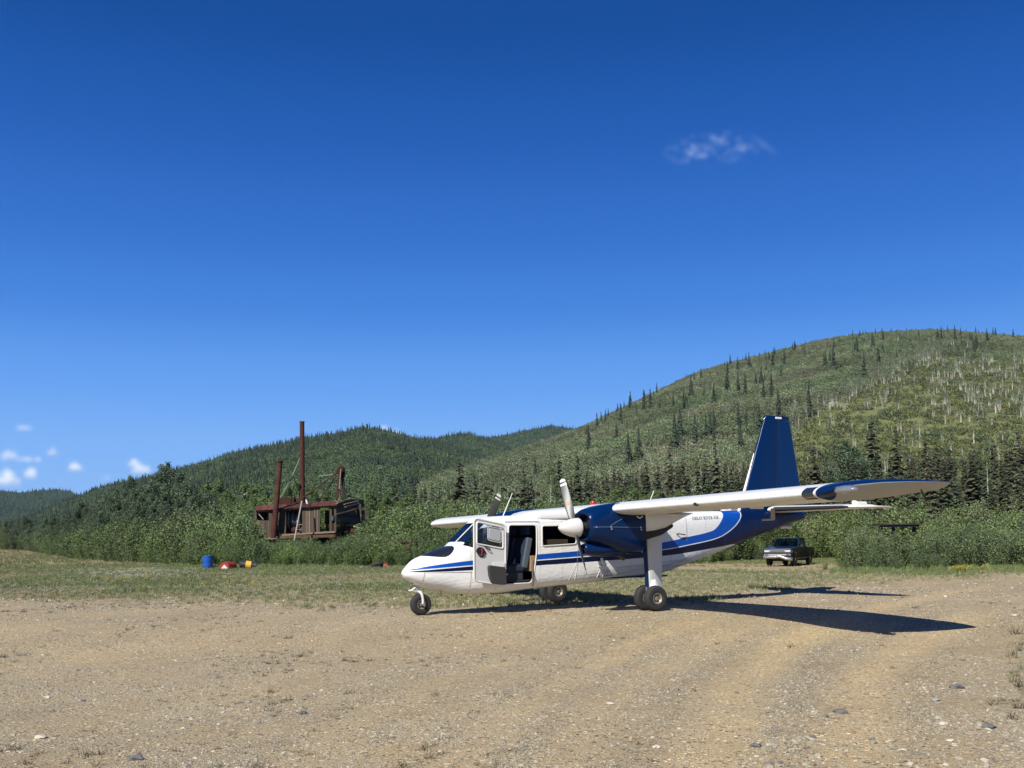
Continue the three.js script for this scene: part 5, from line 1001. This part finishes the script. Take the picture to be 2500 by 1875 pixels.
// tail ---------------------------------------------------------------------------------------
{
  const Y0 = 1.88, hinge = (y) => lerp(8.93, 9.055, (y - 1.9) / (4.18 - 1.9)), le = (y) => lerp(7.77, 8.654, (y - 1.95) / (4.18 - 1.95)), te = (y) => lerp(9.80, 9.40, (y - 2.0) / 2.19);
  const f = (y, a, b, k, x0, x1) => { const out = []; const N = 12; const c = b - a, T = (t) => 5 * k * (.2969 * Math.sqrt(t) - .126 * t - .3516 * t * t + .2843 * t * t * t - .1015 * t * t * t * t), up = [], lo = []; for (let i = 0; i <= N; i++) { const t = x0 + (x1 - x0) * i / N; up.push(V(a + c * t, y, c * T(t))); lo.push(V(a + c * t, y, -c * T(t))); } return [...up.reverse(), ...lo.slice(1)]; };
  const cut = (y) => (hinge(y) - le(y)) / (te(y) - le(y)), ys = [Y0, 2.4, 3.0, 3.6, 4.08];
  mesh('tail_fin', loft(ys.map((y) => f(y, le(y), te(y), .10, 0, cut(y))), { capA: true, capB: true }), M.navy, plane);
  mesh('rudder', loft(ys.map((y) => f(y, le(y), te(y), .10, cut(y) + .012, 1)), { capA: true, capB: true }), phys(lin(.001, .021, .092), .26, { specularIntensity: .3, clearcoat: .15 }), plane);
  mesh('fin_cap', loft([[4.084, 1], [4.15, 1], [4.178, .86], [4.186, .5]].map(([y, q]) => f(y, le(y), te(y) , .10 * q, 0, 1)), { capA: true, capB: true }), M.navy, plane);
  mesh('fin_leading_edge', loft([Y0, 2.4, 2.9, 3.3].map((y, i) => f(y, le(y) - .004, te(y), .102, 0, [.022, .02, .014, .004][i])), { capA: true, capB: true }), M.white, plane);
  mesh('tail_light', rbox(.19, .05, .10, .012, 9.05, 4.135, 0), M.white, plane);
  // tailplane, elevators, boots
  for (const s of [1, -1]) {
    const R = (z, a, b, x0, x1, N = 16) => airfoil(a, b, 2.0, 1.995, s * z, .13, N, x0, x1);
    const st = [[.18, 8.50, 9.78], [1.2, 8.79, 9.80], [2.1, 9.04, 9.82], [2.28, 9.12, 9.83]];
    mesh('tailplane', loft(st.map(([z, a, b]) => R(z, a, b, 0, .58)), { capA: true, capB: true }), M.white, plane);
    mesh('elevator', loft(st.map(([z, a, b]) => R(z, a, b, .60, 1)), { capA: true, capB: true }), M.white, plane);
    mesh('tailplane_tip', loft([[2.285, 9.125, 9.83], [2.36, 9.25, 9.85], [2.45, 9.48, 9.86], [2.53, 9.75, 9.87]].map(([z, a, b]) => airfoil(a, b, 2.0, 1.96, s * z, .09, 14)), { capB: true }), M.white, plane);
    mesh('de_icing_boot', loft([[.30, 8.534 - .004, 9.78], [1.2, 8.79 - .004, 9.80], [1.9, 8.985 - .004, 9.816], [2.08, 9.034 - .003, 9.82]].map(([z, a, b], i) => R(z, a, b, 0, i === 3 ? .012 : .06, 12)), { capA: true, capB: true }), M.boot, plane);
    mesh('horn_balance', [rbox(.30, .07, .10, .03, 9.30, 2.075, s * 2.18), rbox(.12, .10, .08, .03, 9.20, 2.085, s * 2.10)], M.white, plane);
    mesh('tip_marking', [rbox(.28, .012, .10, .004, 9.66, 1.93, s * 2.36)], std(lin(.16, .012, .012), .6), plane);
  }
  mesh('tail_skid', [rbox(.35, .06, .05, .02, 9.2, 1.60, 0), bar(V(9.1, 1.62, 0), V(9.3, 1.57, 0), .015)], M.trim, plane);
}
// aerials and beacon
mesh('whip_aerial', [bar(V(1.78, 1.86, 0), V(2.0, 2.32, 0), .011, .006, 6)], M.white, plane);
mesh('whip_aerial', [bar(V(4.9, 1.99, .5), V(5.1, 2.38, .5), .011, .006, 6)], M.white, plane);
mesh('beacon', [new THREE.LatheGeometry([[.055, 0], [.055, .05], [.048, .085], [.03, .105], [0, .112]].map(([x, y]) => V2(x, y)), 18).translate(3.9, 2.075, 0)], phys(lin(.50, .012, .012), .25, { clearcoat: .6 }), plane);
// cargo that shows through the windows
{
  const card = std(lin(.30, .19, .105), .9), q = (x, y, z) => plane.localToWorld(V(x, y, z));
  plane.updateMatrixWorld(true);
  const b1 = thing('cardboard_box', 'brown cardboard box behind the rear side window of the airplane', 'box', q(2.72, .99, .30), .4998);
  mesh('carton', [rbox(.50, .40, .40, .006, 0, .2, 0), box(.502, .004, .05, 0, .401, 0)], card, b1);
  const b2 = thing('cardboard_box', 'small brown carton standing in the open doorway beside the seat', 'box', q(2.17, .78, .40), .4998);
  mesh('carton', [rbox(.16, .30, .30, .006, 0, .15, 0), box(.04, .002, .30, 0, .301, 0)], card, b2);
}
// ================================================================ the old machine house among the bushes
{
  const D = 75, at = (u, v, dz = 0) => place(u, v, D + dz), z3 = (x, y, dz = 0) => at(580 + x * .2411, 1000 + y * .2411, dz);
  const house = new THREE.Group(); house.name = 'steam_shovel_house'; scene.add(house);
  tag(house, 'derelict wooden machine house with rusty sheet roof, two tall stacks and an iron gantry', 'machine house');
  const r = rngOf(55);
  const grain = canvasMap(256, 512, (c, w, h) => { c.fillStyle = '#8c8378'; c.fillRect(0, 0, w, h); const q = rngOf(8); for (let i = 0; i < 900; i++) { const g = 60 + 120 * q(); c.fillStyle = `rgba(${g},${g * .93},${g * .84},.22)`; c.fillRect(q() * w, q() * h, 1 + 2 * q(), 60 + 260 * q()); } });
  const rustMap = canvasMap(512, 512, (c, w, h) => { c.fillStyle = '#6a3626'; c.fillRect(0, 0, w, h); const q = rngOf(9); for (let i = 0; i < 2600; i++) { const t = q(); c.fillStyle = t < .4 ? `rgba(120,62,38,${.1 + .2 * q()})` : t < .8 ? `rgba(58,28,22,${.1 + .25 * q()})` : `rgba(150,92,64,${.08 + .16 * q()})`; c.beginPath(); c.ellipse(q() * w, q() * h, 2 + 16 * q(), 2 + 30 * q(), q() - .5, 0, 7); c.fill(); } });
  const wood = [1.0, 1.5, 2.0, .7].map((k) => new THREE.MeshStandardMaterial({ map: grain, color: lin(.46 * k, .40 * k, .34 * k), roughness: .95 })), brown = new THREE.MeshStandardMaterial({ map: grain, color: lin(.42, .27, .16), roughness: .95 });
  const rust = new THREE.MeshStandardMaterial({ map: rustMap, roughness: .9, color: lin(.50, .47, .47) }), rustDark = new THREE.MeshStandardMaterial({ map: rustMap, roughness: .9, color: lin(.30, .27, .27) }), darkIron = std(lin(.03, .022, .02), .85), pale = std(lin(.30, .28, .25), .9);
  const rustPale = new THREE.MeshStandardMaterial({ map: rustMap, roughness: .9, color: lin(.75, .70, .68) });
  const part = (name, geo, mat, parent = house) => mesh(name, geo, mat, parent);
  // front wall: separate upright planks between openings; zoom coordinates of the photograph give their places
  const eave = (x) => 1022 - (x - 180) * .066, floor = (x) => 1290 - (x - 200) * .050;
  const planks = (x0, x1, top, bot, n, mat, back = 0, gone = .06) => {
    for (let i = 0; i < n; i++) {
      if (r() < gone) continue;
      const xa = lerp(x0, x1, i / n) + .8, xb = lerp(x0, x1, (i + 1) / n) - .8, t = top((xa + xb) / 2) + 4 * r(), b = bot((xa + xb) / 2) - 5 * r(), a = z3((xa + xb) / 2, t, back), c = z3((xa + xb) / 2 + 2 * (r() - .5), b, back), wd = z3(xb, t, back).x - z3(xa, t, back).x;
      part('plank', beam(a, c, wd, .035, V(0, 0, 1)).translate(0, 0, .02 * (r() - .5)), mat ?? wood[Math.floor(r() * 4)]);
    }
  };
  const up = (f) => (x) => f(x) + 8;
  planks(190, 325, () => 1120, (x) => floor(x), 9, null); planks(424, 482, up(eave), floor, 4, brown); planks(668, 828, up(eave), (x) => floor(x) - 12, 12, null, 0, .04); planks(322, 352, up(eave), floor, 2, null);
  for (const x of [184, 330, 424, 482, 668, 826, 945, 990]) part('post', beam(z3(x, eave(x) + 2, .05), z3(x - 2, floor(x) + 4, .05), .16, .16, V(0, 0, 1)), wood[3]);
  part('eave_beam', beam(z3(178, eave(178) + 8, .08), z3(992, eave(992) + 10, .08), .14, .16), wood[2]);
  part('sill_beam', beam(z3(190, 1308, .1), z3(1000, 1262, .1), .25, .22), wood[1]);
  part('sill_beam', beam(z3(420, 1272, -.15), z3(990, 1238, -.15), .12, .12), wood[2]);
  part('sill_beam', beam(z3(430, 1292, -.3), z3(985, 1278, -.3), .2, .2), brown);
  part('brace', beam(z3(205, 1045), z3(262, 1112), .06, .05), pale);
  // back wall and floor, dark inside
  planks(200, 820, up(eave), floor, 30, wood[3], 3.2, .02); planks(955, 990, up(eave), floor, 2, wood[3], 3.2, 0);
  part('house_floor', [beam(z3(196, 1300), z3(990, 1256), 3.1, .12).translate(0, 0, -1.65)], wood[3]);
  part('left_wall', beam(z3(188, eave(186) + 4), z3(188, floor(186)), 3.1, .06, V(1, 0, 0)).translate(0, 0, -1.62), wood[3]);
  // machinery in the dark
  part('boiler', [bar(z3(510, 1120, 1.2), z3(650, 1112, 1.2), .62, .62, 24)], std(lin(.09, .085, .08), .5, { metalness: .5 }));
  for (let i = 0; i < 3; i++) part('boiler_band', new THREE.TorusGeometry(.625, .03, 8, 28).rotateY(Math.PI / 2).translate(...z3(530 + i * 45, 1118, 1.2).toArray()), std(lin(.35, .34, .32), .5));
  part('gear_wheel', [new THREE.TorusGeometry(.36, .05, 8, 24).translate(...z3(640, 1215, .5).toArray()), ...[0, 1, 2].map((i) => bar(z3(640, 1215, .5).add(V(Math.cos(i * 1.05) * .35, Math.sin(i * 1.05) * .35, 0)), z3(640, 1215, .5).add(V(-Math.cos(i * 1.05) * .35, -Math.sin(i * 1.05) * .35, 0)), .03))], std(lin(.16, .13, .11), .6, { metalness: .4 }));
  part('winch_drum', [bar(z3(545, 1225, .7), z3(600, 1222, .7), .25, .25, 16), bar(z3(575, 1225, .6), z3(575, 1225, 1.4), .3, .3, 16)], rustDark);
  part('winch_frame', [beam(z3(905, 1145, .9), z3(905, 1225, .9), .14, .14, V(0, 0, 1)), beam(z3(880, 1140, .9), z3(935, 1138, .9), .1, .1), beam(z3(965, 1150, .6), z3(965, 1228, .6), .12, .12, V(0, 0, 1))], rustDark);
  // roof: rusty sheets, lapped, curving up from the eave to the ridge
  const ridge = (x) => 966 - (x - 370) * .095, xr = (x) => x + 62;
  const N = 13;
  for (let i = 0; i < N; i++) {
    const a = lerp(176, 1000, i / N), b = lerp(176, 1000, (i + 1) / N) + 4, lift = (i % 2) * .02 + .015 * r(), rows = [];
    for (let k = 0; k <= 5; k++) { const t = k / 5, bow = Math.sin(t * 1.57); rows.push([a, b].flatMap((x) => { const p = z3(x + 14 * t, lerp(eave(x), eave(x) - 22, bow), -.25 + t * 2.1); p.y += .18 * bow + lift; return [p]; })); }
    const low = rows.map((q) => q.map((p) => p.clone().add(V(0, -.03, 0))));
    part('roof_sheet', loft(rows.map((q, k) => [q[0], q[1], low[k][1], low[k][0]]), { capA: true, capB: true }), [rust, rustDark, rustPale, rust][Math.floor(r() * 4)]);
  }
  for (let i = 0; i < N; i++) { const a = lerp(180, 1000, i / N), b = lerp(180, 1000, (i + 1) / N), rows = []; for (let k = 0; k <= 3; k++) { const t = k / 3; rows.push([a, b].map((x) => { const p = z3(x + 14, eave(x) - 22, 1.85 + t * 2.0); p.y += .18 - .4 * t * t; return p; })); } part('roof_sheet', loft(rows, { closed: false }), new THREE.MeshStandardMaterial({ map: rustMap, color: lin(.35, .3, .3), roughness: .9, side: THREE.DoubleSide })); }
  part('roof_box', [box(1.2, .55, .7).translate(...z3(470, 930, 1.6).toArray()), box(.35, .5, .6).translate(...z3(556, 930, 1.6).toArray())], rustDark);
  part('roof_box', box(1.6, .48, .6).translate(...z3(590, 928, 2.0).toArray()), darkIron);
  // broken right end: sagging boards in shade
  for (let i = 0; i < 9; i++) {
    const y = 912 + i * 25, a = z3(990 + 6 * i * .3, y + 54 - i * 4, .1 + .1 * r()), b = z3(1262 + 26 * r() - 6 * i, y + 22 + 26 * Math.sin(i * .5), 3.0 + .3 * r());
    const mid = a.clone().lerp(b, .5).add(V(0, .18 - .03 * i, 0));
    part('end_board', [beam(a, mid, .05, .30), beam(mid, b, .05, .28)], wood[(i * 3) % 2 ? 3 : 0]);
  }
  for (const [xa, ya, xb, yb, m] of [[1010, 930, 1150, 906, 2], [1005, 950, 1100, 918, 2], [1080, 960, 1225, 925, 1], [1090, 985, 1235, 948, 1], [1000, 1060, 1225, 1000, 0]]) part('loose_board', beam(z3(xa, ya, -.1), z3(xb, yb, 1.6), .18, .05), wood[m]);
  part('end_beam', beam(z3(955, 1100, -.1), z3(1215, 1128, 1.8), .3, .34), std(lin(.05, .058, .06), .9));
  part('end_post', beam(z3(1240, 960, 2.4), z3(1244, 1190, 2.4), .18, .18, V(0, 0, 1)), wood[3]);
  part('end_wall', beam(z3(1100, 1020, 2.2), z3(1100, 1160, 2.2), 3.2, .08, V(.4, 0, 1)), wood[3]);
  part('end_rod', bar(z3(1210, 925, 1.4), z3(1262, 1030, 2), .018, .018, 5), pale);
  // stacks
  const tallTop = z3(653, 120, 1.2), tallFoot = z3(655, 950, 1.2);
  const stack = (a, b, r0, r1) => { const d = a.clone().sub(b), ringAt = (t, q) => [...Array(20)].map((_, j) => V(b.x + d.x * t + q * Math.cos(j * .31416), b.y + d.y * t, b.z + d.z * t + q * Math.sin(j * .31416))); const uv = (p) => [p.x * .4 + p.z * .4, p.y * .35]; return loft([ringAt(0, r0), ringAt(.3, lerp(r0, r1, .3)), ringAt(.302, lerp(r0, r1, .3) + .02), ringAt(.312, lerp(r0, r1, .3) + .02), ringAt(.314, lerp(r0, r1, .32)), ringAt(.58, lerp(r0, r1, .58)), ringAt(.582, lerp(r0, r1, .58) + .02), ringAt(.59, lerp(r0, r1, .58) + .02), ringAt(.592, lerp(r0, r1, .6)), ringAt(.99, r1), ringAt(.991, r1 + .03), ringAt(1, r1 + .03), ringAt(1, r1 - .05), ringAt(.9, r1 - .06)], { uv }); };
  const s1 = part('tall_stack', stack(tallTop, tallFoot, .205, .172), rust);
  const s2 = part('leaning_stack', stack(z3(432, 530, -.6), z3(362, 1300, -.6), .215, .165), rust);
  part('stack_flange', bar(z3(432.5, 528, -.6), z3(433, 520, -.6), .25, .25, 20), rustDark);
  part('stack_guy', tube([z3(630, 490, 1.2), z3(545, 690, .6), z3(432, 895, .2)], .028, 20, 5), std(lin(.20, .26, .20), .7));
  part('stack_guy', bar(z3(690, 500, 1.2), z3(712, 860, 2), .012, .012, 5), darkIron);
  part('stack_guy', bar(z3(452, 640, -.5), z3(438, 800, 0), .010, .010, 5), darkIron);
  // gantry and its cables
  part('gantry_leg', beam(z3(1044, 590, 1.8), z3(1006, 908, 1.2), .20, .18, V(0, 0, 1)), rustDark);
  part('gantry_leg', beam(z3(1056, 640, 2.2), z3(1082, 904, 2.6), .20, .18, V(0, 0, 1)), darkIron);
  part('gantry_head', [bar(z3(1040, 610, 1.6), z3(1056, 606, 2.4), .24, .24, 18), beam(z3(1000, 640, 1.9), z3(1062, 590, 1.9), .3, .28), box(.34, .5, .3).translate(...z3(1062, 650, 2.1).toArray())], rustDark);
  part('gantry_sheave', bar(z3(1050, 586, 1.7), z3(1050, 586, 2.3), .16, .16, 16), rust);
  part('stay_bar', bar(z3(1010, 640, 1.7), z3(560, 965, -.2), .05, .05, 6), rust);
  part('stay_bar', bar(z3(1005, 668, 1.9), z3(835, 900, 1.0), .045, .045, 6), rustDark);
  part('stay_bar', bar(z3(960, 658, 2), z3(820, 676, 2), .03, .03, 6), std(lin(.22, .27, .20), .8));
  part('stay_bar', bar(z3(1046, 600, 1.5), z3(1030, 800, 1.3), .03, .03, 6), pale);
  // leaning pole in front, boom stub, ladder, rag
  part('leaning_pole', bar(z3(652, 925, -1.2), z3(556, 1425, -2.4), .055, .06, 8), pale);
  part('boom_stub', [beam(z3(1085, 1195, 1.5), z3(1260, 1262, .8), .22, .24), beam(z3(1110, 1172, 1.6), z3(1400, 1236, .9), .10, .12)], rust);
  part('boom_edge', beam(z3(1105, 1166, 1.5), z3(1385, 1230, .8), .08, .05), pale);
  for (let i = 0; i < 8; i++) part('ladder_rung', bar(z3(336, 1068 + i * 26, -.35), z3(358, 1066 + i * 26, -.35), .012, .012, 5), darkIron);
  part('rag', loft([[0, .02], [.12, .07], [.3, .09], [.42, .05]].map(([t, w]) => { const p = z3(692, 905, -.2); return [...Array(8)].map((_, j) => V(p.x + t * .25 + w * Math.cos(j * .785), p.y - t * .9, p.z + .05 * Math.sin(j * .785))); }), { capA: true, capB: true }), std(lin(.62, .56, .54), .9));
}
// ================================================================ pickup
{
  // own axes: x forward, y up, z to its right
  const d = 60, f = place(1924, 1330, d), truck = thing('pickup_truck', 'dark blue pickup with chrome front and bent bumper parked on bare dirt', 'pickup', onGround(f.x, d), -Math.PI / 2 - .53);
  const body = phys(lin(.006, .014, .028), .3, { clearcoat: .6, clearcoatRoughness: .15 }), chrome = std(lin(.42, .41, .39), .38, { metalness: .75 }), white = std(lin(.34, .33, .31), .5), black = M.black, glass = phys(lin(.30, .38, .38), .05, { transmission: 1, thickness: 0 });
  const W = .80;
  const side = (pts, w0, w1, m, name, bev = .03) => { const sh = new THREE.Shape(pts.map(([x, y]) => V2(x, y))); mesh(name, new THREE.ExtrudeGeometry(sh, { depth: w1 - w0 - 2 * bev, bevelEnabled: true, bevelSize: bev, bevelThickness: bev, bevelSegments: 2, curveSegments: 8 }).translate(0, 0, w0 + bev), m, truck); };
  const arch = (x, r) => [...Array(9)].map((_, i) => [x + r * Math.cos(Math.PI * i / 8), .52 + (r - .10) * Math.sin(Math.PI * i / 8)]);
  side([[2.22, .55], [2.24, .80], [2.18, 1.0], [1.15, 1.10], [.62, 1.12], [.62, .48], [1.0, .48], ...arch(1.42, .42).reverse(), [2.0, .5]], -W, W, body, 'bonnet', .05);
  side([[.64, .48], [.64, 1.12], [-1.05, 1.10], [-1.05, .48]], -W, W, body, 'cab_body', .04);
  for (const z of [[-W, -W + .08], [W - .08, W]]) side([[-1.08, .52], [-1.08, 1.08], [-2.75, 1.06], [-2.78, .62], [-2.35, .55], ...arch(-1.85, .44).reverse().map(([x, y]) => [x, y])], z[0], z[1], body, 'bed_side', .015);
  mesh('bed_floor', box(1.7, .06, 1.45, -1.9, .62, 0), black, truck); mesh('tailgate', rbox(.06, .46, 1.5, .02, -2.76, .84, 0), body, truck); mesh('bed_front', rbox(.05, .46, 1.5, .02, -1.1, .84, 0), body, truck);
  // cab top: pillars, roof, glass
  const A = [[.60, 1.10], [.10, 1.60]], tw = .62, bw = .74;
  for (const s of [-1, 1]) {
    mesh('pillar', beam(V(.62, 1.10, s * bw), V(.08, 1.60, s * tw), .07, .06), body, truck);
    mesh('pillar', beam(V(-.42, 1.10, s * bw), V(-.40, 1.60, s * tw), .05, .07, V(0, 0, 1)), body, truck); mesh('pillar', beam(V(-1.02, 1.10, s * bw), V(-.92, 1.60, s * tw), .06, .10, V(0, 0, 1)), body, truck);
    mesh('side_window', loft([[V(.54, 1.12, s * (bw - .012)), V(-1.0, 1.12, s * (bw - .012))], [V(.08, 1.59, s * (tw - .006)), V(-.90, 1.59, s * (tw - .006))]], { closed: false }), glass, truck);
    mesh('door_mirror', [rbox(.08, .14, .20, .03, .48, 1.17, s * .93), bar(V(.48, 1.14, s * .78), V(.48, 1.14, s * .9), .018)], black, truck);
    mesh('headlight', rbox(.08, .17, .30, .03, 2.235, .86, s * .60), phys(lin(.72, .72, .70), .15, { clearcoat: 1, metalness: .2 }), truck);
    mesh('corner_lamp', rbox(.20, .15, .05, .02, 2.10, .86, s * .785), white, truck);
    mesh('door_seam', tube([V(.60, 1.08, s * (W + .001)), V(.58, .54, s * (W + .001)), V(-.40, .54, s * (W + .001)), V(-.42, 1.08, s * (W + .001))], .006, 12, 4), black, truck);
    mesh('door_handle', rbox(.14, .035, .03, .01, -.28, .98, s * (W + .008)), black, truck);
    for (const x of [1.42, -1.85]) { const w = new THREE.Group(); w.name = 'wheel'; w.position.set(x, .37, s * .70); truck.add(w); wheelIn(w, .37, .23); }
  }
  mesh('windscreen', loft([[V(.615, 1.115, bw - .03), V(.615, 1.115, -bw + .03)], [V(.095, 1.59, tw - .03), V(.095, 1.59, -tw + .03)]], { closed: false }), glass, truck);
  mesh('rear_window', loft([[V(-1.01, 1.12, bw - .05), V(-1.01, 1.12, -bw + .05)], [V(-.92, 1.58, tw - .05), V(-.92, 1.58, -tw + .05)]], { closed: false }), glass, truck);
  mesh('cab_roof', rbox(1.06, .07, 1.32, .03, -.41, 1.615, 0, 3), body, truck);
  mesh('dashboard', rbox(.25, .08, 1.3, .03, .5, 1.10, 0), black, truck);
  for (const s of [-1, 1]) { mesh('seat', [rbox(.14, .55, .5, .05, -.62, 1.0, s * .36), rbox(.10, .16, .26, .04, -.64, 1.36, s * .36)], M.dark, truck); }
  mesh('steering_wheel', new THREE.TorusGeometry(.19, .018, 8, 24).rotateY(1.2).translate(.25, 1.16, -.36), black, truck);
  // front: white grille surround, dark slots, chrome bars, badge, bumper bent down at the driver's side
  mesh('grille_surround', rbox(.07, .20, .90, .02, 2.24, .865, 0), white, truck);
  for (let i = 0; i < 3; i++) mesh('grille_slot', box(.02, .042, .80, 2.268, .795 + i * .064, 0), black, truck);
  mesh('lower_valance', rbox(.07, .13, 1.52, .03, 2.25, .70, 0), white, truck);
  for (const s of [-1, 1]) mesh('indicator', rbox(.03, .05, .20, .01, 2.285, .69, s * .6), black, truck);
  const bump = [[-.84, .56, 2.20], [-.78, .57, 2.30], [-.45, .565, 2.36], [-.05, .575, 2.36], [.12, .60, 2.34], [.28, .545, 2.35], [.50, .47, 2.34], [.76, .44, 2.27], [.83, .45, 2.15]];
  mesh('bumper', loft(bump.map(([z, y, x]) => [...Array(10)].map((_, j) => V(x + .045 * Math.cos(j * .628), y + .085 * Math.sin(j * .628), -z))), { capA: true, capB: true }), chrome, truck);
  mesh('number_plate', box(.012, .10, .30, 2.39, .60, .12), std(lin(.25, .24, .22), .6), truck);
  mesh('underbody', [rbox(4.4, .18, .9, .05, -.2, .45, 0), bar(V(1.42, .37, -.6), V(1.42, .37, .6), .06), bar(V(-1.85, .37, -.6), V(-1.85, .37, .6), .07)], black, truck);
  mesh('roll_bar', tube([V(-1.2, .9, -.62), V(-1.18, 1.25, -.58), V(-1.16, 1.34, 0), V(-1.18, 1.25, .58), V(-1.2, .9, .62)], .03, 30, 8), chrome, truck);
}
// ================================================================ drums and scrap along the edge of the grass
{
  const drumGeo = (R, H) => new THREE.LatheGeometry([[0, .012], [R - .02, .012], [R - .012, 0], [R, 0], [R, .03], [R - .008, .04], [R - .008, H * .32], [R + .008, H * .335], [R - .008, H * .35], [R - .008, H * .65], [R + .008, H * .665], [R - .008, H * .68], [R - .008, H - .04], [R, H - .03], [R, H], [R - .014, H], [R - .02, H - .015], [0, H - .015]].map(([x, y]) => V2(x, y)), 40);
  const put = (u, d) => { const p = place(u, 1340, d); return onGround(p.x, d); };
  const b = thing('steel_drum', 'upright blue steel drum at the edge of the bushes', 'drum', put(507, 59).add(V(0, -.1, 0)), .4);
  mesh('drum_body', drumGeo(.29, .88), phys(lin(.008, .075, .33), .4, { clearcoat: .3 }), b); mesh('bung', new THREE.CylinderGeometry(.03, .03, .02, 10).translate(.18, .876, 0), M.steel, b);
  const red = thing('steel_drum', 'red drum lying in the grass with its white marked end showing', 'drum', put(554, 57).add(V(0, -.13, 0)), -.25);
  mesh('drum_body', drumGeo(.29, .88).rotateX(Math.PI / 2).translate(0, .29, -.6), std(lin(.30, .035, .022), .55), red);
  mesh('drum_label', new THREE.ShapeGeometry(new THREE.Shape([V2(0, .19), V2(.19, 0), V2(0, -.19), V2(-.19, 0)])).translate(0, .245, .272), std(lin(.62, .60, .60), .6), red);
  const yel = thing('steel_drum', 'yellow and black drum lying tilted in the grass', 'drum', put(606, 58).add(V(0, -.06, 0)), .15);
  const g = drumGeo(.22, .9).rotateZ(Math.PI / 2 - .12).translate(.45, .24, 0); mesh('drum_body', g, std(lin(.025, .027, .03), .5), yel);
  mesh('yellow_band', new THREE.CylinderGeometry(.232, .232, .30, 32, 1, true).rotateZ(Math.PI / 2 - .12).translate(.02, .295, 0), std(lin(.62, .36, .04), .55, { side: THREE.DoubleSide }), yel);
  mesh('drum_lid', new THREE.CylinderGeometry(.19, .19, .01, 24).rotateZ(Math.PI / 2 - .12).translate(.452, .238, 0), std(lin(.30, .31, .33), .5), yel);
  const can = thing('fuel_can', 'small faded red fuel can beside a dark tyre in the grass', 'can', put(941, 54.5).add(V(0, -.05, 0)), .3);
  mesh('can_body', rbox(.22, .32, .16, .03, 0, .16, 0), std(lin(.36, .10, .06), .7), can); mesh('can_handle', tube([V(-.07, .32, 0), V(-.05, .38, 0), V(.05, .38, 0), V(.07, .32, 0)], .012, 12, 6), std(lin(.36, .10, .06), .7), can);
  const tyre = thing('old_tyre', 'old black tyre lying in the grass left of the red can', 'tyre', put(922, 55).add(V(0, .16, 0)), .4);
  const tw = new THREE.TorusGeometry(.26, .11, 12, 28).rotateX(1.1); mesh('rubber_ring', tw, M.rubber, tyre);
  // rusty hopper half hidden behind the nose
  const hop = thing('rusty_hopper', 'rusty iron hopper half hidden in the bushes behind the nose', 'hopper', put(1003, 59.5).add(V(0, .62, 0)), .5);
  const rr = std(lin(.060, .022, .017), .9);
  mesh('hopper_body', loft([[0, .30], [.5, .42], [.75, .46]].map(([y, w]) => [V(-w, y, -.3), V(w, y, -.3), V(w, y, .3), V(-w, y, .3)]), { capA: true }), rr, hop); mesh('rim', tube([V(-.46, .76, -.3), V(.46, .76, -.3), V(.46, .76, .3), V(-.46, .76, .3)], .03, 40, 6, true), std(lin(.06, .025, .02), .85), hop);
  for (const x of [-.3, .3]) mesh('hopper_leg', beam(V(x, -.6, 0), V(x, .1, 0), .07, .07, V(0, 0, 1)), rr, hop);
  // dark platform roof on posts in the scrub at right
  const P0 = place(2148, 1281, 52), P1 = place(2246, 1275, 52), pl = thing('platform_shelter', 'dark weathered platform roof on posts half hidden in the scrub on the right', 'shelter', onGround((P0.x + P1.x) / 2, 52), -.03);
  const y = P0.y - pl.position.y, L = P1.x - P0.x, dk = std(lin(.022, .022, .022), .85);
  for (let i = 0; i < 5; i++) mesh('plank', box(L, .06, .28, 0, y + .06 * L / 2 * 0 + .02 * (i % 2), -i * .3), dk, pl);
  mesh('edge_beam', box(L * .96, .10, .08, 0, y - .08, .02), dk, pl);
  for (const x of [-.42, -.12, .40]) mesh('post', box(.13, y, .13, x * L, y / 2, -.3), dk, pl);
}
scene.fog = new THREE.FogExp2(new THREE.Color().setRGB(.40, .62, 1.0), .00003);
renderer.render(scene, camera);
